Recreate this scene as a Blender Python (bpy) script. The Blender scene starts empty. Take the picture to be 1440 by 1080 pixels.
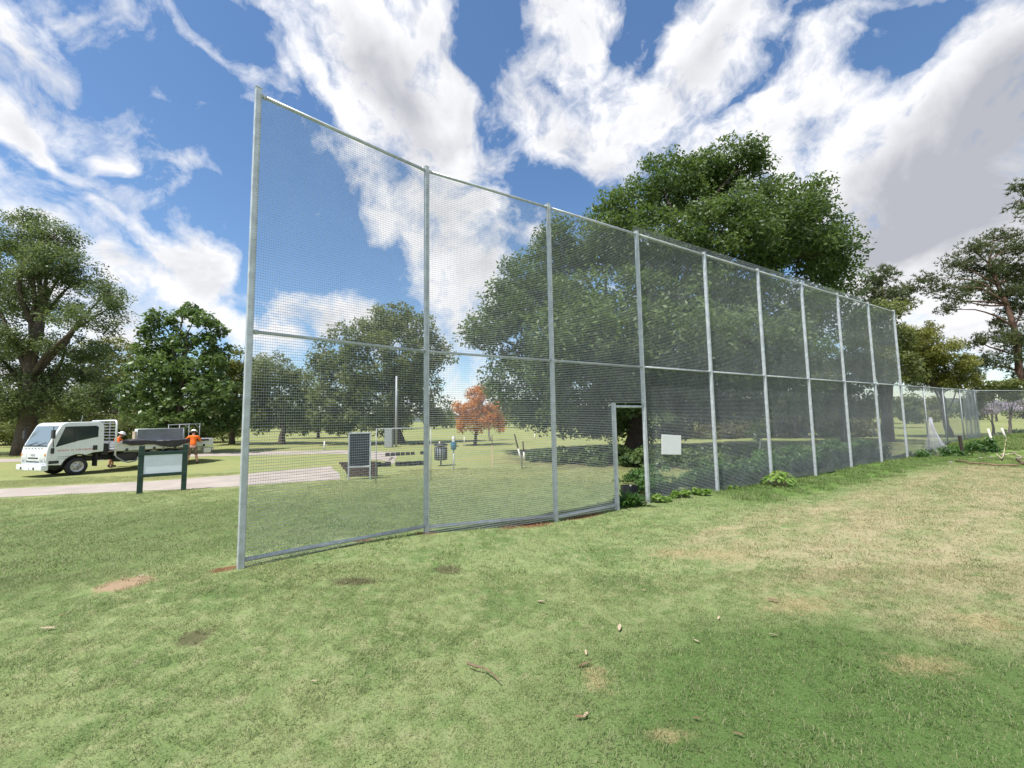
import bpy, math, random
import numpy as np
from mathutils import Vector, Matrix, Euler

rng = np.random.default_rng(7)
random.seed(7)
sc = bpy.context.scene
COL = sc.collection

# ------------------------------------------------------------------ camera
FPX, PITCH, ROLL = 584.0, math.radians(4.89), math.radians(-0.962)
CAM = np.array([0.0, 0.0, 1.8])
_F = np.array([0, math.cos(PITCH), math.sin(PITCH)])
_X = np.array([1.0, 0, 0]); _U = np.array([0, -math.sin(PITCH), math.cos(PITCH)])
_c, _s = math.cos(ROLL), math.sin(ROLL)
_R = _c * _X + _s * _U
_UP = _c * _U - _s * _X
cam = bpy.data.cameras.new('camera')
cam.sensor_width = 36.0
cam.lens = 36.0 * FPX / 1440.0
cam.clip_start = 0.05
cam.clip_end = 6000
camo = bpy.data.objects.new('camera', cam)
camo.matrix_world = Matrix(((_R[0], _UP[0], -_F[0], CAM[0]), (_R[1], _UP[1], -_F[1], CAM[1]),
                            (_R[2], _UP[2], -_F[2], CAM[2]), (0, 0, 0, 1)))
COL.objects.link(camo)
sc.camera = camo

def ray(px, py):
    return _R * (px - 720) / FPX - _UP * (py - 540) / FPX + _F
def at(px, py, Y):
    "survey point of the photo at distance Y in front of the camera"
    d = ray(px, py)
    return CAM + d * Y / d[1]

# ------------------------------------------------------------------ light
SUN_EL, SUN_AZ = math.radians(64), math.radians(-134)      # azimuth from +Y towards +X
SUNV = np.array([math.sin(SUN_AZ) * math.cos(SUN_EL), math.cos(SUN_AZ) * math.cos(SUN_EL), math.sin(SUN_EL)])
sun = bpy.data.lights.new('sun', 'SUN')
sun.energy = 4.2
sun.angle = math.radians(0.6)
sun.color = (1.0, 0.97, 0.92)
suno = bpy.data.objects.new('sun', sun)
suno.rotation_euler = Vector(SUNV).to_track_quat('Z', 'Y').to_euler()
COL.objects.link(suno)
sc.view_settings.view_transform = 'Standard'
sc.view_settings.look = 'None'
sc.view_settings.exposure = 0.55
sc.view_settings.gamma = 1.0
sc.view_settings.use_curve_mapping = False
SKY_STRENGTH = 0.085

# ------------------------------------------------------------------ sky
world = bpy.data.worlds.new('World')
sc.world = world
world.use_nodes = True
class NT:
    "small wrapper that adds and wires nodes"
    def __init__(s, tree): s.t = tree
    def n(s, typ, **kw):
        nd = s.t.nodes.new(typ)
        ins = kw.pop('ins', {})
        for k, v in kw.items(): setattr(nd, k, v)
        for k, v in ins.items():
            if isinstance(v, bpy.types.NodeSocket): s.t.links.new(v, nd.inputs[k])
            else: nd.inputs[k].default_value = v
        return nd
    def m(s, op, a, b=None, c=None, clamp=False):
        ins = {0: a}
        if b is not None: ins[1] = b
        if c is not None: ins[2] = c
        return s.n('ShaderNodeMath', operation=op, use_clamp=clamp, ins=ins).outputs[0]
    def v(s, op, a, b=None):
        ins = {0: a}
        if b is not None: ins[1] = b
        return s.n('ShaderNodeVectorMath', operation=op, ins=ins)
    def ramp(s, x, lo, hi, a=0.0, b=1.0, smooth=True):
        return s.n('ShaderNodeMapRange', interpolation_type='SMOOTHSTEP' if smooth else 'LINEAR',
                   ins={'Value': x, 'From Min': lo, 'From Max': hi, 'To Min': a, 'To Max': b}).outputs[0]
    def mix(s, f, a, b):
        nd = s.n('ShaderNodeMix', data_type='RGBA')
        for k, v in ((0, f), (6, a), (7, b)):
            if isinstance(v, bpy.types.NodeSocket): s.t.links.new(v, nd.inputs[k])
            else: nd.inputs[k].default_value = v if k == 0 else (*v[:3], 1)
        return nd.outputs[2]
    def noise(s, vec, scale, detail=4, rough=0.55, dist=0.0, lac=2.0):
        return s.n('ShaderNodeTexNoise', ins={'Vector': vec, 'Scale': scale, 'Detail': detail, 'Roughness': rough,
                                              'Distortion': dist, 'Lacunarity': lac}).outputs[0]

def frame_blob(px, py, vx, vy, minor):
    "direction, frame and angular radii of an elliptical cloud patch"
    c = ray(px, py); c /= np.linalg.norm(c)
    e = ray(px + vx, py + vy); e /= np.linalg.norm(e)
    t1 = e - c; r1 = np.linalg.norm(t1); t1 = t1 - c * t1.dot(c); t1 /= np.linalg.norm(t1)
    t2 = np.cross(c, t1)
    n = math.hypot(vx, vy)
    g = ray(px - vy / n * minor, py + vx / n * minor); g /= np.linalg.norm(g)
    r2 = np.linalg.norm(g - c)
    M = Matrix((t1, t2, c)).transposed()
    return c, M.to_euler(), r1, r2

CLOUDS = [  # px, py, axis x, axis y, minor, weight
    # broad bank over the middle
    (600, 60, 70, 75, 62, 1.0), (600, 165, 80, 95, 62, 1.0), (660, 225, 50, 36, 40, 0.8), (530, 110, 60, 70, 40, 0.75), (490, 35, 60, 50, 40, 0.7),
    (420, 60, 55, 80, 20, 0.62), (395, 15, 45, 40, 16, 0.55), (455, 130, 45, 60, 20, 0.55), (500, 190, 45, 40, 22, 0.55), (370, 60, 30, 60, 10, 0.45),
    (325, 85, 55, 38, 15, 0.52), (270, 35, 40, 45, 13, 0.42), (250, 5, 30, 16, 10, 0.42), (702, 30, 12, 40, 10, 0.42),
    # left side puffs
    (20, 165, 55, 48, 27, 1.0), (75, 200, 34, 26, 15, 0.7), (112, 230, 22, 16, 10, 0.5), (178, 230, 17, 11, 12, 0.72), (270, 240, 36, 12, 10, 0.52), (165, 262, 34, 22, 9, 0.40),
    (20, 30, 50, 40, 26, 0.40), (70, 75, 50, 34, 18, 0.36), (120, 10, 24, 8, 8, 0.38), (236, 147, 16, 10, 8, 0.42), (146, 277, 10, 7, 8, 0.42), (86, 286, 12, 7, 7, 0.42), (25, 232, 40, 24, 9, 0.40),
    (130, 348, 46, 34, 30, 0.74), (205, 325, 36, 36, 16, 0.72), (235, 365, 34, 26, 22, 0.72), (285, 355, 32, 34, 20, 0.74), (300, 395, 36, 24, 20, 0.66), (215, 410, 80, 34, 30, 0.84), (150, 450, 80, 20, 40, 0.9), (275, 435, 60, 22, 26, 0.78), (60, 440, 80, 24, 40, 0.5), (20, 520, 120, 20, 40, 0.35), (335, 455, 30, 14, 20, 0.6),
    # seen through the first bays
    (425, 430, 48, 20, 30, 0.85), (500, 445, 60, 22, 32, 0.85), (380, 460, 50, 16, 16, 0.6), (490, 264, 16, 12, 15, 0.66), (560, 300, 60, 46, 32, 0.75), (640, 330, 60, 70, 46, 0.85), (660, 400, 66, 30, 44, 0.8), (600, 385, 30, 24, 24, 0.6),
    (640, 490, 90, 24, 44, 0.72), (640, 565, 150, 10, 24, 0.72), (745, 332, 26, 14, 13, 0.62),
    # right of the middle
    (745, 150, 50, 40, 34, 0.72), (800, 170, 66, 60, 46, 0.78), (850, 210, 50, 40, 34, 0.62), (800, 85, 50, 50, 40, 0.72), (790, 20, 44, 40, 34, 0.74), (860, 10, 50, 24, 26, 0.62),
    (880, 140, 60, 44, 32, 0.66), (985, 45, 90, -56, 40, 0.92), (950, 115, 80, -60, 32, 0.9), (1060, 20, 90, -40, 34, 0.86), (930, 190, 80, -36, 36, 0.85), (890, 90, 60, -60, 30, 0.6), (1010, 170, 60, -40, 26, .6), (1120, 95, 70, -60, 26, 0.8), (1190, 20, 50, -30, 20, .62),
    (1040, 215, 90, -50, 44, 0.92), (1140, 180, 80, -50, 46, 0.92), (1230, 165, 70, -44, 40, 0.86), (1110, 280, 110, -20, 54, 0.95), (1220, 280, 100, -40, 70, 1.05), (1330, 130, 56, -110, 46, 1.0), (1370, 240, 150, -120, 125, 1.7),
    (1420, 50, 100, -70, 70, 1.0), (1320, 370, 190, -24, 64, 1.4), (1250, 440, 240, 0, 56, 0.85), (1430, 430, 90, 0, 60, .8),
]
HOLES = [(1255, 68, 60, -40, 40, 0.95), (1275, 10, 60, -6, 14, 0.6), (915, 58, 24, -40, 11, 0.6), (852, 70, 14, -28, 9, 0.4), (1040, 132, 70, -56, 11, 0.55), (690, 110, 26, 80, 30, 0.85), (725, 60, 16, 60, 20, .5),
         (745, 258, 70, 14, 28, 0.75), (960, 168, 30, -26, 9, 0.3), (1293, 155, 20, -22, 10, 0.6), (300, 190, 90, 60, 60, 0.6), (435, 300, 60, 80, 40, 0.6), (455, 95, 20, 40, 9, 0.5), (520, 370, 70, 30, 26, 0.55), (340, 330, 20, 50, 18, .5), (772, 120, 20, 20, 9, .35)]
GREYS = [(960, 120, 90, -60, 36, .35), (1130, 160, 90, -60, 40, .3), (270, 390, 60, 30, 26, .3), (440, 440, 70, 20, 24, .3), (650, 330, 50, 60, 36, .35), (50, 180, 40, 36, 16, .25), (1370, 250, 190, -130, 110, 0.85), (1440, 130, 80, -60, 70, 0.5), (1210, 310, 100, -30, 50, 0.45), (590, 180, 70, 90, 52, 0.42),
         (525, 90, 60, 60, 34, 0.5), (690, 200, 24, 40, 22, .35), (640, 40, 30, 40, 30, .25), (200, 450, 110, 20, 34, 0.4), (990, 70, 80, -50, 18, .25), (820, 195, 60, 50, 28, .35), (1290, 340, 120, -24, 30, 0.5), (150, 360, 30, 20, 16, .3)]

w = NT(world.node_tree)
world.node_tree.nodes.clear()
gen = w.n('ShaderNodeTexCoord').outputs['Generated']
dirv = w.v('NORMALIZE', gen).outputs[0]
sky = w.n('ShaderNodeTexSky', sky_type='NISHITA', sun_disc=False)
sky.sun_elevation = SUN_EL; sky.sun_rotation = SUN_AZ % (2 * math.pi); sky.air_density = 1.0; sky.dust_density = 0.35; sky.ozone_density = 2.2
sep = w.n('ShaderNodeSeparateXYZ', ins={0: dirv})
zz = w.m('ADD', w.m('MAXIMUM', sep.outputs[2], 0.0), 0.60)
plane = w.n('ShaderNodeCombineXYZ', ins={0: w.m('DIVIDE', sep.outputs[0], zz), 1: w.m('DIVIDE', sep.outputs[1], zz), 2: 0.0}).outputs[0]
warp = w.n('ShaderNodeTexNoise', ins={'Vector': plane, 'Scale': 1.6, 'Detail': 3}).outputs['Color']
plane_w = w.v('ADD', plane, w.n('ShaderNodeVectorMath', operation='SCALE', ins={0: w.v('SUBTRACT', warp, (0.5, 0.5, 0.5)).outputs[0], 'Scale': 0.45}).outputs[0]).outputs[0]
dwarp = w.n('ShaderNodeTexNoise', ins={'Vector': dirv, 'Scale': 6.0, 'Detail': 4}).outputs['Color']
dir_w = w.v('ADD', dirv, w.n('ShaderNodeVectorMath', operation='SCALE', ins={0: w.v('SUBTRACT', dwarp, (0.5, 0.5, 0.5)).outputs[0], 'Scale': 0.15}).outputs[0]).outputs[0]

def blob_sum(lst, vec):
    acc = None
    for (px, py, vx, vy, mi, wt) in lst:
        c, e, r1, r2 = frame_blob(px, py, vx, vy, mi)
        mp = w.n('ShaderNodeMapping', vector_type='TEXTURE',
                 ins={'Vector': vec, 'Location': c, 'Rotation': e, 'Scale': (r1 * 1.55, r2 * 1.55, 0.9)})
        g = w.n('ShaderNodeTexGradient', gradient_type='SPHERICAL', ins={0: mp.outputs[0]}).outputs[1]
        acc = w.m('MULTIPLY_ADD', g, wt, 0.0 if acc is None else acc)
    return acc
dens_b = blob_sum(CLOUDS, dir_w)
hole_b = blob_sum(HOLES, dir_w)
grey_b = blob_sum(GREYS, dir_w)
n1 = w.noise(plane_w, 3.6, 9, 0.62)
off = (SUNV[0] * 0.10, SUNV[1] * 0.10, 0.0)
n2 = w.noise(w.v('ADD', plane_w, off).outputs[0], 3.6, 5, 0.55)
nf = w.noise(w.v('MULTIPLY', dir_w, (1.0, 1.0, 1.25)).outputs[0], 5.5, 8, 0.60, 0.25)
# away from the camera's view the same broken cloud field carries on
fwd = w.ramp(sep.outputs[1], -0.15, 0.35, 1.0, 0.0)
behind = w.m('MULTIPLY', fwd, 0.42)
dens = w.m('ADD', w.m('ADD', w.m('MINIMUM', w.m('ADD', dens_b, behind), 0.66), w.m('MULTIPLY', w.m('SUBTRACT', dens_b, 1.0, clamp=True), 0.6)), w.m('MULTIPLY', w.m('SUBTRACT', n1, 0.5), 1.0))
dens = w.m('ADD', dens, w.m('ADD', w.m('MULTIPLY', w.m('SUBTRACT', nf, 0.5), 1.9), w.m('MULTIPLY', w.m('SUBTRACT', w.noise(w.v('ADD', w.v('MULTIPLY', plane_w, (2.2, 2.2, 2.2)).outputs[0], w.v('MULTIPLY', dir_w, (9.0, 9.0, 9.0)).outputs[0]).outputs[0], 1.0, 8, 0.64), 0.5), 2.4)))
dens = w.m('SUBTRACT', dens, w.m('MULTIPLY', hole_b, 0.9))
mask = w.ramp(dens, 0.04, 0.76, smooth=False)
thick = w.ramp(dens, 0.40, 1.15)
relief = w.m('MULTIPLY', w.m('SUBTRACT', n1, n2), 1.9)
shade = w.m('ADD', w.m('MULTIPLY', grey_b, 1.2), w.m('MULTIPLY', thick, 0.10))
shade = w.m('SUBTRACT', w.m('ADD', shade, w.m('MULTIPLY', w.m('SUBTRACT', w.noise(dir_w, 4.5, 7, 0.58), 0.46), 1.0)), relief, clamp=True)
ccol = w.mix(shade, (1.0, 1.0, 1.02), (0.47, 0.485, 0.535))
hs = w.n('ShaderNodeHueSaturation', ins={'Saturation': 1.12, 'Value': 1.40, 'Color': sky.outputs[0]})
bg_sky = w.n('ShaderNodeBackground', ins={'Color': hs.outputs[0], 'Strength': SKY_STRENGTH})
bg_cloud = w.n('ShaderNodeBackground', ins={'Color': ccol, 'Strength': 0.74})
above = w.ramp(sep.outputs[2], -0.02, 0.02)
mx = w.n('ShaderNodeMixShader', ins={0: w.m('MULTIPLY', mask, above), 1: bg_sky.outputs[0], 2: bg_cloud.outputs[0]})
w.n('ShaderNodeOutputWorld', ins={0: mx.outputs[0]})

# ------------------------------------------------------------------ helpers
def tag(o, label=None, cat=None, group=None, kind=None):
    if label: o['label'] = label
    if cat: o['category'] = cat
    if group: o['group'] = group
    if kind: o['kind'] = kind
    return o
def empty(name, loc, rz=0.0):
    o = bpy.data.objects.new(name, None)
    o.empty_display_size = 0.2
    COL.objects.link(o)
    o.location = [float(v) for v in loc]
    o.rotation_euler = (0, 0, rz)
    return o
class MB:
    "collects simple shapes into one mesh"
    def __init__(s): s.v = []; s.f = []
    def add(s, vs, fs):
        k = len(s.v)
        s.v += [tuple(map(float, q)) for q in vs]
        s.f += [tuple(i + k for i in q) for q in fs]
        return s
    def box(s, c, d, M=None):
        x, y, z = d[0] / 2, d[1] / 2, d[2] / 2
        vs = [Vector((a, b, e)) for e in (-z, z) for b in (-y, y) for a in (-x, x)]
        if M is not None: vs = [M @ q for q in vs]
        vs = [q + Vector(c) for q in vs]
        return s.add(vs, [(0, 2, 3, 1), (4, 5, 7, 6), (0, 1, 5, 4), (2, 6, 7, 3), (0, 4, 6, 2), (1, 3, 7, 5)])
    def tube(s, pts, rad, n=8, cap=True):
        pts = [Vector(map(float, p)) for p in pts]
        rad = [rad] * len(pts) if not hasattr(rad, '__len__') else rad
        ref = None; vs = []; fs = []
        for i, p in enumerate(pts):
            t = (pts[min(i + 1, len(pts) - 1)] - pts[max(i - 1, 0)]).normalized()
            if ref is None: ref = t.orthogonal().normalized()
            a = (ref - t * ref.dot(t)); a = a.normalized() if a.length > 1e-6 else t.orthogonal().normalized()
            ref = a; b = t.cross(a)
            vs += [p + (a * math.cos(2 * math.pi * j / n) + b * math.sin(2 * math.pi * j / n)) * rad[i] for j in range(n)]
        for i in range(len(pts) - 1):
            for j in range(n):
                j2 = (j + 1) % n
                fs.append((i * n + j, i * n + j2, (i + 1) * n + j2, (i + 1) * n + j))
        if cap:
            fs.append(tuple(range(n - 1, -1, -1)))
            fs.append(tuple((len(pts) - 1) * n + j for j in range(n)))
        return s.add(vs, fs)
    def prism(s, prof, y0, y1):
        "profile in (x, z), extruded along y"
        n = len(prof)
        vs = [(x, y0, z) for x, z in prof] + [(x, y1, z) for x, z in prof]
        fs = [tuple(range(n)), tuple(range(2 * n - 1, n - 1, -1))]
        fs += [(i, i + n, (i + 1) % n + n, (i + 1) % n) for i in range(n)]
        return s.add(vs, fs)
    def lathe(s, prof, c, axis='Y', n=20, cap=True):
        "profile of (radius, offset) turned about an axis"
        vs = []; fs = []
        for r, o in prof:
            for j in range(n):
                a = 2 * math.pi * j / n
                q = (r * math.cos(a), o, r * math.sin(a)) if axis == 'Y' else (r * math.cos(a), r * math.sin(a), o)
                vs.append((q[0] + c[0], q[1] + c[1], q[2] + c[2]))
        for i in range(len(prof) - 1):
            for j in range(n):
                j2 = (j + 1) % n
                fs.append((i * n + j, i * n + j2, (i + 1) * n + j2, (i + 1) * n + j))
        if cap: fs.append(tuple(range(n))); fs.append(tuple((len(prof) - 1) * n + j for j in range(n - 1, -1, -1)))
        return s.add(vs, fs)
    def mesh(s, name, mat, smooth=False):
        me = bpy.data.meshes.new(name)
        me.from_pydata(s.v, [], s.f)
        me.materials.append(mat)
        if smooth: me.polygons.foreach_set('use_smooth', [True] * len(me.polygons))
        me.validate(); me.update()
        return me
    def obj(s, name, mat, parent=None, smooth=False, bevel=0.0, seg=2):
        return link(name, s.mesh(name, mat, smooth), parent, bevel, seg, smooth)
def link(name, me, parent=None, bevel=0.0, seg=2, smooth=False):
    o = bpy.data.objects.new(name, me)
    COL.objects.link(o)
    if parent: o.parent = parent
    if bevel:
        b = o.modifiers.new('bevel', 'BEVEL'); b.width = bevel; b.segments = seg; b.limit_method = 'ANGLE'; b.angle_limit = math.radians(35)
        b.harden_normals = False
    return o
def quads_mesh(name, V, Q, mat, tint=None):
    "V (n,3) float array, Q (m,k) int array"
    me = bpy.data.meshes.new(name)
    k = Q.shape[1]
    me.vertices.add(len(V)); me.vertices.foreach_set('co', np.ascontiguousarray(V, dtype=np.float32).ravel())
    me.loops.add(Q.size); me.loops.foreach_set('vertex_index', np.ascontiguousarray(Q, dtype=np.int32).ravel())
    me.polygons.add(len(Q)); me.polygons.foreach_set('loop_start', np.arange(0, Q.size, k, dtype=np.int32))
    if tint is not None:
        a = me.attributes.new('tint', 'FLOAT', 'FACE'); a.data.foreach_set('value', tint.astype(np.float32))
    me.materials.append(mat)
    me.update(calc_edges=True)
    return me
def rotz(a): return Matrix.Rotation(a, 3, 'Z')

# ------------------------------------------------------------------ materials
def mat_new(name):
    m = bpy.data.materials.new(name); m.use_nodes = True
    t = NT(m.node_tree); m.node_tree.nodes.clear()
    out = t.n('ShaderNodeOutputMaterial')
    return m, t, out
def mat(name, col, rough=0.6, metal=0.0, var=0.12, scale=8.0, bump=0.0, bscale=40.0, coat=0.0, dirt=None, spec=0.5):
    m, t, out = mat_new(name)
    pos = t.n('ShaderNodeTexCoord').outputs['Object']
    nz = t.noise(pos, scale, 5, 0.6)
    c = t.mix(t.ramp(nz, 0.3, 0.7), [x * (1 - var) for x in col], [min(1, x * (1 + var)) for x in col])
    if dirt:
        c = t.mix(t.m('MULTIPLY', t.ramp(t.noise(pos, dirt[1], 6, 0.65), 0.48, 0.75), dirt[2]), c, dirt[0])
    b = t.n('ShaderNodeBsdfPrincipled', ins={'Base Color': c, 'Metallic': metal, 'Coat Weight': coat, 'Specular IOR Level': spec,
                                             'Roughness': t.ramp(nz, 0.2, 0.8, rough * 0.85, min(1, rough * 1.15))})
    if bump:
        bp = t.n('ShaderNodeBump', ins={'Strength': bump, 'Distance': 0.01, 'Height': t.noise(pos, bscale, 4, 0.6)})
        t.t.links.new(bp.outputs[0], b.inputs['Normal'])
    t.t.links.new(b.outputs[0], out.inputs[0])
    return m
def glass_mat(name, col, rough=0.06):
    m, t, out = mat_new(name)
    b = t.n('ShaderNodeBsdfPrincipled', ins={'Base Color': (*col, 1), 'Roughness': rough, 'Specular IOR Level': 0.9})
    t.t.links.new(b.outputs[0], out.inputs[0])
    return m
def leaf_mat(name, lo, hi, trans=0.35, rough=0.5):
    m, t, out = mat_new(name)
    at_ = t.n('ShaderNodeAttribute', attribute_name='tint').outputs['Fac']
    c = t.mix(at_, lo, hi)
    d = t.n('ShaderNodeBsdfPrincipled', ins={'Base Color': c, 'Roughness': rough, 'Specular IOR Level': 0.35})
    tc = t.mix(0.5, c, (hi[0] * 1.5, hi[1] * 1.6, hi[2] * 0.8))
    tr = t.n('ShaderNodeBsdfTranslucent', ins={'Color': tc})
    mxs = t.n('ShaderNodeMixShader', ins={0: trans, 1: d.outputs[0], 2: tr.outputs[0]})
    t.t.links.new(mxs.outputs[0], out.inputs[0])
    return m

M_galv = mat('galvanised_steel', (0.50, 0.53, 0.56), 0.45, 0.30, 0.16, 9.0, 0.05, 120, dirt=((0.36, 0.37, 0.38), 2.2, 0.5))
M_wire = mat('galvanised_wire', (0.47, 0.495, 0.53), 0.45, 0.30, 0.15, 1.5)
M_bark = mat('grey_brown_bark', (0.085, 0.065, 0.05), 0.9, 0, 0.35, 5.0, 0.8, 14)
M_bark_r = mat('reddish_pine_bark', (0.13, 0.075, 0.055), 0.9, 0, 0.35, 5.0, 0.8, 14)
M_bark_p = mat('pale_twig_bark', (0.30, 0.27, 0.24), 0.9, 0, 0.2, 5.0)
M_white = mat('white_truck_paint', (0.77, 0.80, 0.84), 0.28, 0, 0.03, 3.0, coat=0.4, dirt=((0.55, 0.50, 0.44), 2.5, 0.25))
M_trayw = mat('worn_white_tray_paint', (0.62, 0.63, 0.62), 0.5, 0, 0.10, 4.0, dirt=((0.35, 0.30, 0.26), 3.0, 0.5))
M_black = mat('black_rubber', (0.025, 0.025, 0.027), 0.8, 0, 0.2, 12.0, 0.2, 60)
M_dark = mat('dark_chassis_paint', (0.03, 0.03, 0.032), 0.6, 0, 0.2, 8.0)
M_rim = mat('wheel_rim_paint', (0.55, 0.54, 0.52), 0.45, 0.2, 0.1, 9.0, dirt=((0.22, 0.13, 0.08), 6.0, 0.6))
M_glass = glass_mat('dark_window_glass', (0.035, 0.045, 0.05))
M_wind = glass_mat('windscreen_glass', (0.16, 0.20, 0.22), 0.1)
M_lamp = glass_mat('headlight_lens', (0.55, 0.57, 0.58), 0.08)
M_amber = mat('amber_lens', (0.8, 0.28, 0.03), 0.25, 0, 0.05)
M_redl = mat('red_lens', (0.45, 0.02, 0.02), 0.25, 0, 0.05)
M_redink = mat('faded_red_lettering', (0.62, 0.36, 0.34), 0.5, 0, 0.1)
M_ink = mat('grey_lettering', (0.25, 0.25, 0.27), 0.5, 0, 0.1)
M_tarp = mat('charcoal_shade_cloth', (0.045, 0.042, 0.048), 0.8, 0, 0.3, 5.0, 0.6, 30)
M_green = mat('dark_green_timber_paint', (0.014, 0.045, 0.033), 0.5, 0, 0.25, 9.0, 0.2, 40, dirt=((0.06, 0.05, 0.04), 5.0, 0.35))
M_board = mat('pale_blue_white_board', (0.74, 0.79, 0.87), 0.4, 0, 0.04, 3.0, dirt=((0.5, 0.54, 0.58), 3.0, 0.4))
M_paper = mat('white_plastic_notice', (0.80, 0.80, 0.82), 0.45, 0, 0.03, 5.0)
M_orange = mat('orange_work_shirt', (0.90, 0.16, 0.015), 0.8, 0, 0.08, 8.0, 0.3, 30)
M_skin = mat('skin', (0.50, 0.27, 0.19), 0.55, 0, 0.06, 10.0)
M_trouser = mat('brown_work_trousers', (0.17, 0.115, 0.085), 0.85, 0, 0.2, 8.0, 0.3, 30)
M_boot = mat('dark_boots', (0.03, 0.024, 0.02), 0.7, 0, 0.2)
M_hat = mat('white_cotton_hat', (0.75, 0.74, 0.72), 0.85, 0, 0.06)
M_hair = mat('dark_brown_hair', (0.04, 0.028, 0.02), 0.7, 0, 0.2)
M_eye = mat('eye', (0.05, 0.04, 0.04), 0.3)
M_lip = mat('lips', (0.42, 0.17, 0.14), 0.5)
M_brick = mat('dark_red_brown_brick', (0.085, 0.058, 0.05), 0.9, 0, 0.4, 6.0, 0.4, 40)
M_mortar = mat('mortar', (0.22, 0.19, 0.17), 0.95, 0, 0.15)
M_pot = mat('black_plastic', (0.02, 0.021, 0.024), 0.55, 0, 0.2)
M_panel = mat('dark_navy_panel', (0.022, 0.026, 0.04), 0.45, 0, 0.2)
M_grey = mat('grey_painted_steel', (0.34, 0.36, 0.38), 0.5, 0.2, 0.1)
M_blue = mat('blue_painted_metal', (0.04, 0.17, 0.26), 0.4, 0, 0.1)
M_whitep = mat('white_plastic', (0.68, 0.66, 0.60), 0.45, 0, 0.05, 6.0)
M_stake = mat('pale_orange_timber', (0.62, 0.45, 0.31), 0.8, 0, 0.15, 9.0)
M_dstake = mat('dark_weathered_timber', (0.05, 0.038, 0.03), 0.9, 0, 0.3, 9.0, 0.4, 40)
M_net = mat('pale_mesh_cloth', (0.42, 0.43, 0.47), 0.8, 0, 0.1)
M_dryleaf = mat('dry_pale_leaf', (0.42, 0.33, 0.22), 0.8, 0, 0.25, 30.0)
M_brownleaf = mat('dry_brown_leaf', (0.20, 0.13, 0.07), 0.8, 0, 0.3, 30.0)
M_twig = mat('dead_twig', (0.20, 0.13, 0.085), 0.9, 0, 0.3, 20.0)
M_cane = mat('pale_dry_cane', (0.48, 0.40, 0.28), 0.85, 0, 0.2, 12.0)
M_rock = mat('pale_stone', (0.30, 0.27, 0.24), 0.9, 0, 0.25, 9.0, 0.6, 20)

# ------------------------------------------------------------------ surveyed positions of the fence posts
POSTS = np.array([[-3.13, 4.89, 0.15], [-1.355, 6.55, 0.09], [0.765, 7.81, -0.10], [2.865, 9.06, -0.03], [4.975, 10.33, -0.06],
                  [7.09, 11.60, -0.08], [9.22, 12.87, -0.095], [11.35, 14.14, -0.02], [13.48, 15.39, 0.03], [15.61, 16.65, 0.0]])
LOW = np.array([[17.76, 17.92, 0.10], [19.9, 19.2, 0.28], [22.05, 20.47, 0.34], [24.2, 21.75, 0.36], [29.0, 22.9, 0.55], [34.0, 24.0, 0.6], [39.0, 25.2, 0.6]])
FDIR = np.array([0.861, 0.508]); FNORM = np.array([0.508, -0.861])     # along the fence and out of it towards the lawn
def fence_s(x, y): return (x - POSTS[1, 0]) * FDIR[0] + (y - POSTS[1, 1]) * FDIR[1]
def fence_d(x, y): return (x - POSTS[1, 0]) * FNORM[0] + (y - POSTS[1, 1]) * FNORM[1]

# ------------------------------------------------------------------ terrain height
_ctl = [tuple(p) for p in POSTS] + [tuple(p) for p in LOW] + [
    (0, 0, 0), (0, 3, 0), (-4, 2, 0.03), (4, 3, 0), (-7, 5, 0.03), (6, 6, -.02), (10, 7, 0), (10, 10.5, -.02), (16, 10, 0), (20, 14, 0.05), (-9.9, 11.2, 0), (-9.1, 11.6, 0),
    (-18.3, 17.5, -.2), (-15, 21, -.2), (-16, 19, -.2), (-17, 22, -.2), (-20, 20, -.2), (-20, 16, -.2), (-25, 26, -.2), (-31, 30, -.2), (-13, 13, -.05),
    (-5, 13.3, 0), (-3, 18, 0), (2, 12, 0), (6, 15, 0), (10, 18, 0), (15, 22, 0), (20, 25, 0.1), (26, 19, 0.75), (23.5, 17.8, 0.45), (30, 19, 0.85), (27, 16, 0.35), (32, 15, 0.4),
    (23, 13, 0.1), (36, 20, 0.7), (21.5, 18.6, 0.34)]
_ctl = np.array(_ctl)
_SIG = 3.2
_A = np.exp(-((_ctl[:, None, :2] - _ctl[None, :, :2]) ** 2).sum(-1) / _SIG ** 2) + 0.03 * np.eye(len(_ctl))
_W = np.linalg.solve(_A, _ctl[:, 2])
def height(x, y):
    x = np.asarray(x, float); y = np.asarray(y, float)
    d = (x[..., None] - _ctl[:, 0]) ** 2 + (y[..., None] - _ctl[:, 1]) ** 2
    h = (np.exp(-d / _SIG ** 2) * _W).sum(-1)
    h = h + 0.02 * np.sin(x * 0.9 + 1.3) * np.sin(y * 1.1) * np.exp(-((x * x + y * y) / 900))
    return h
def hz(x, y): return float(height(np.array([x]), np.array([y]))[0])
def ground_at(px, py):
    "survey point of the photo on the terrain"
    d = ray(px, py); t = 1.8 / max(1e-3, -d[2])
    for _ in range(25):
        q = CAM + d * t
        t = (hz(q[0], q[1]) - 1.8) / d[2]
    q = CAM + d * t
    return np.array([q[0], q[1], hz(q[0], q[1])])

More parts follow.
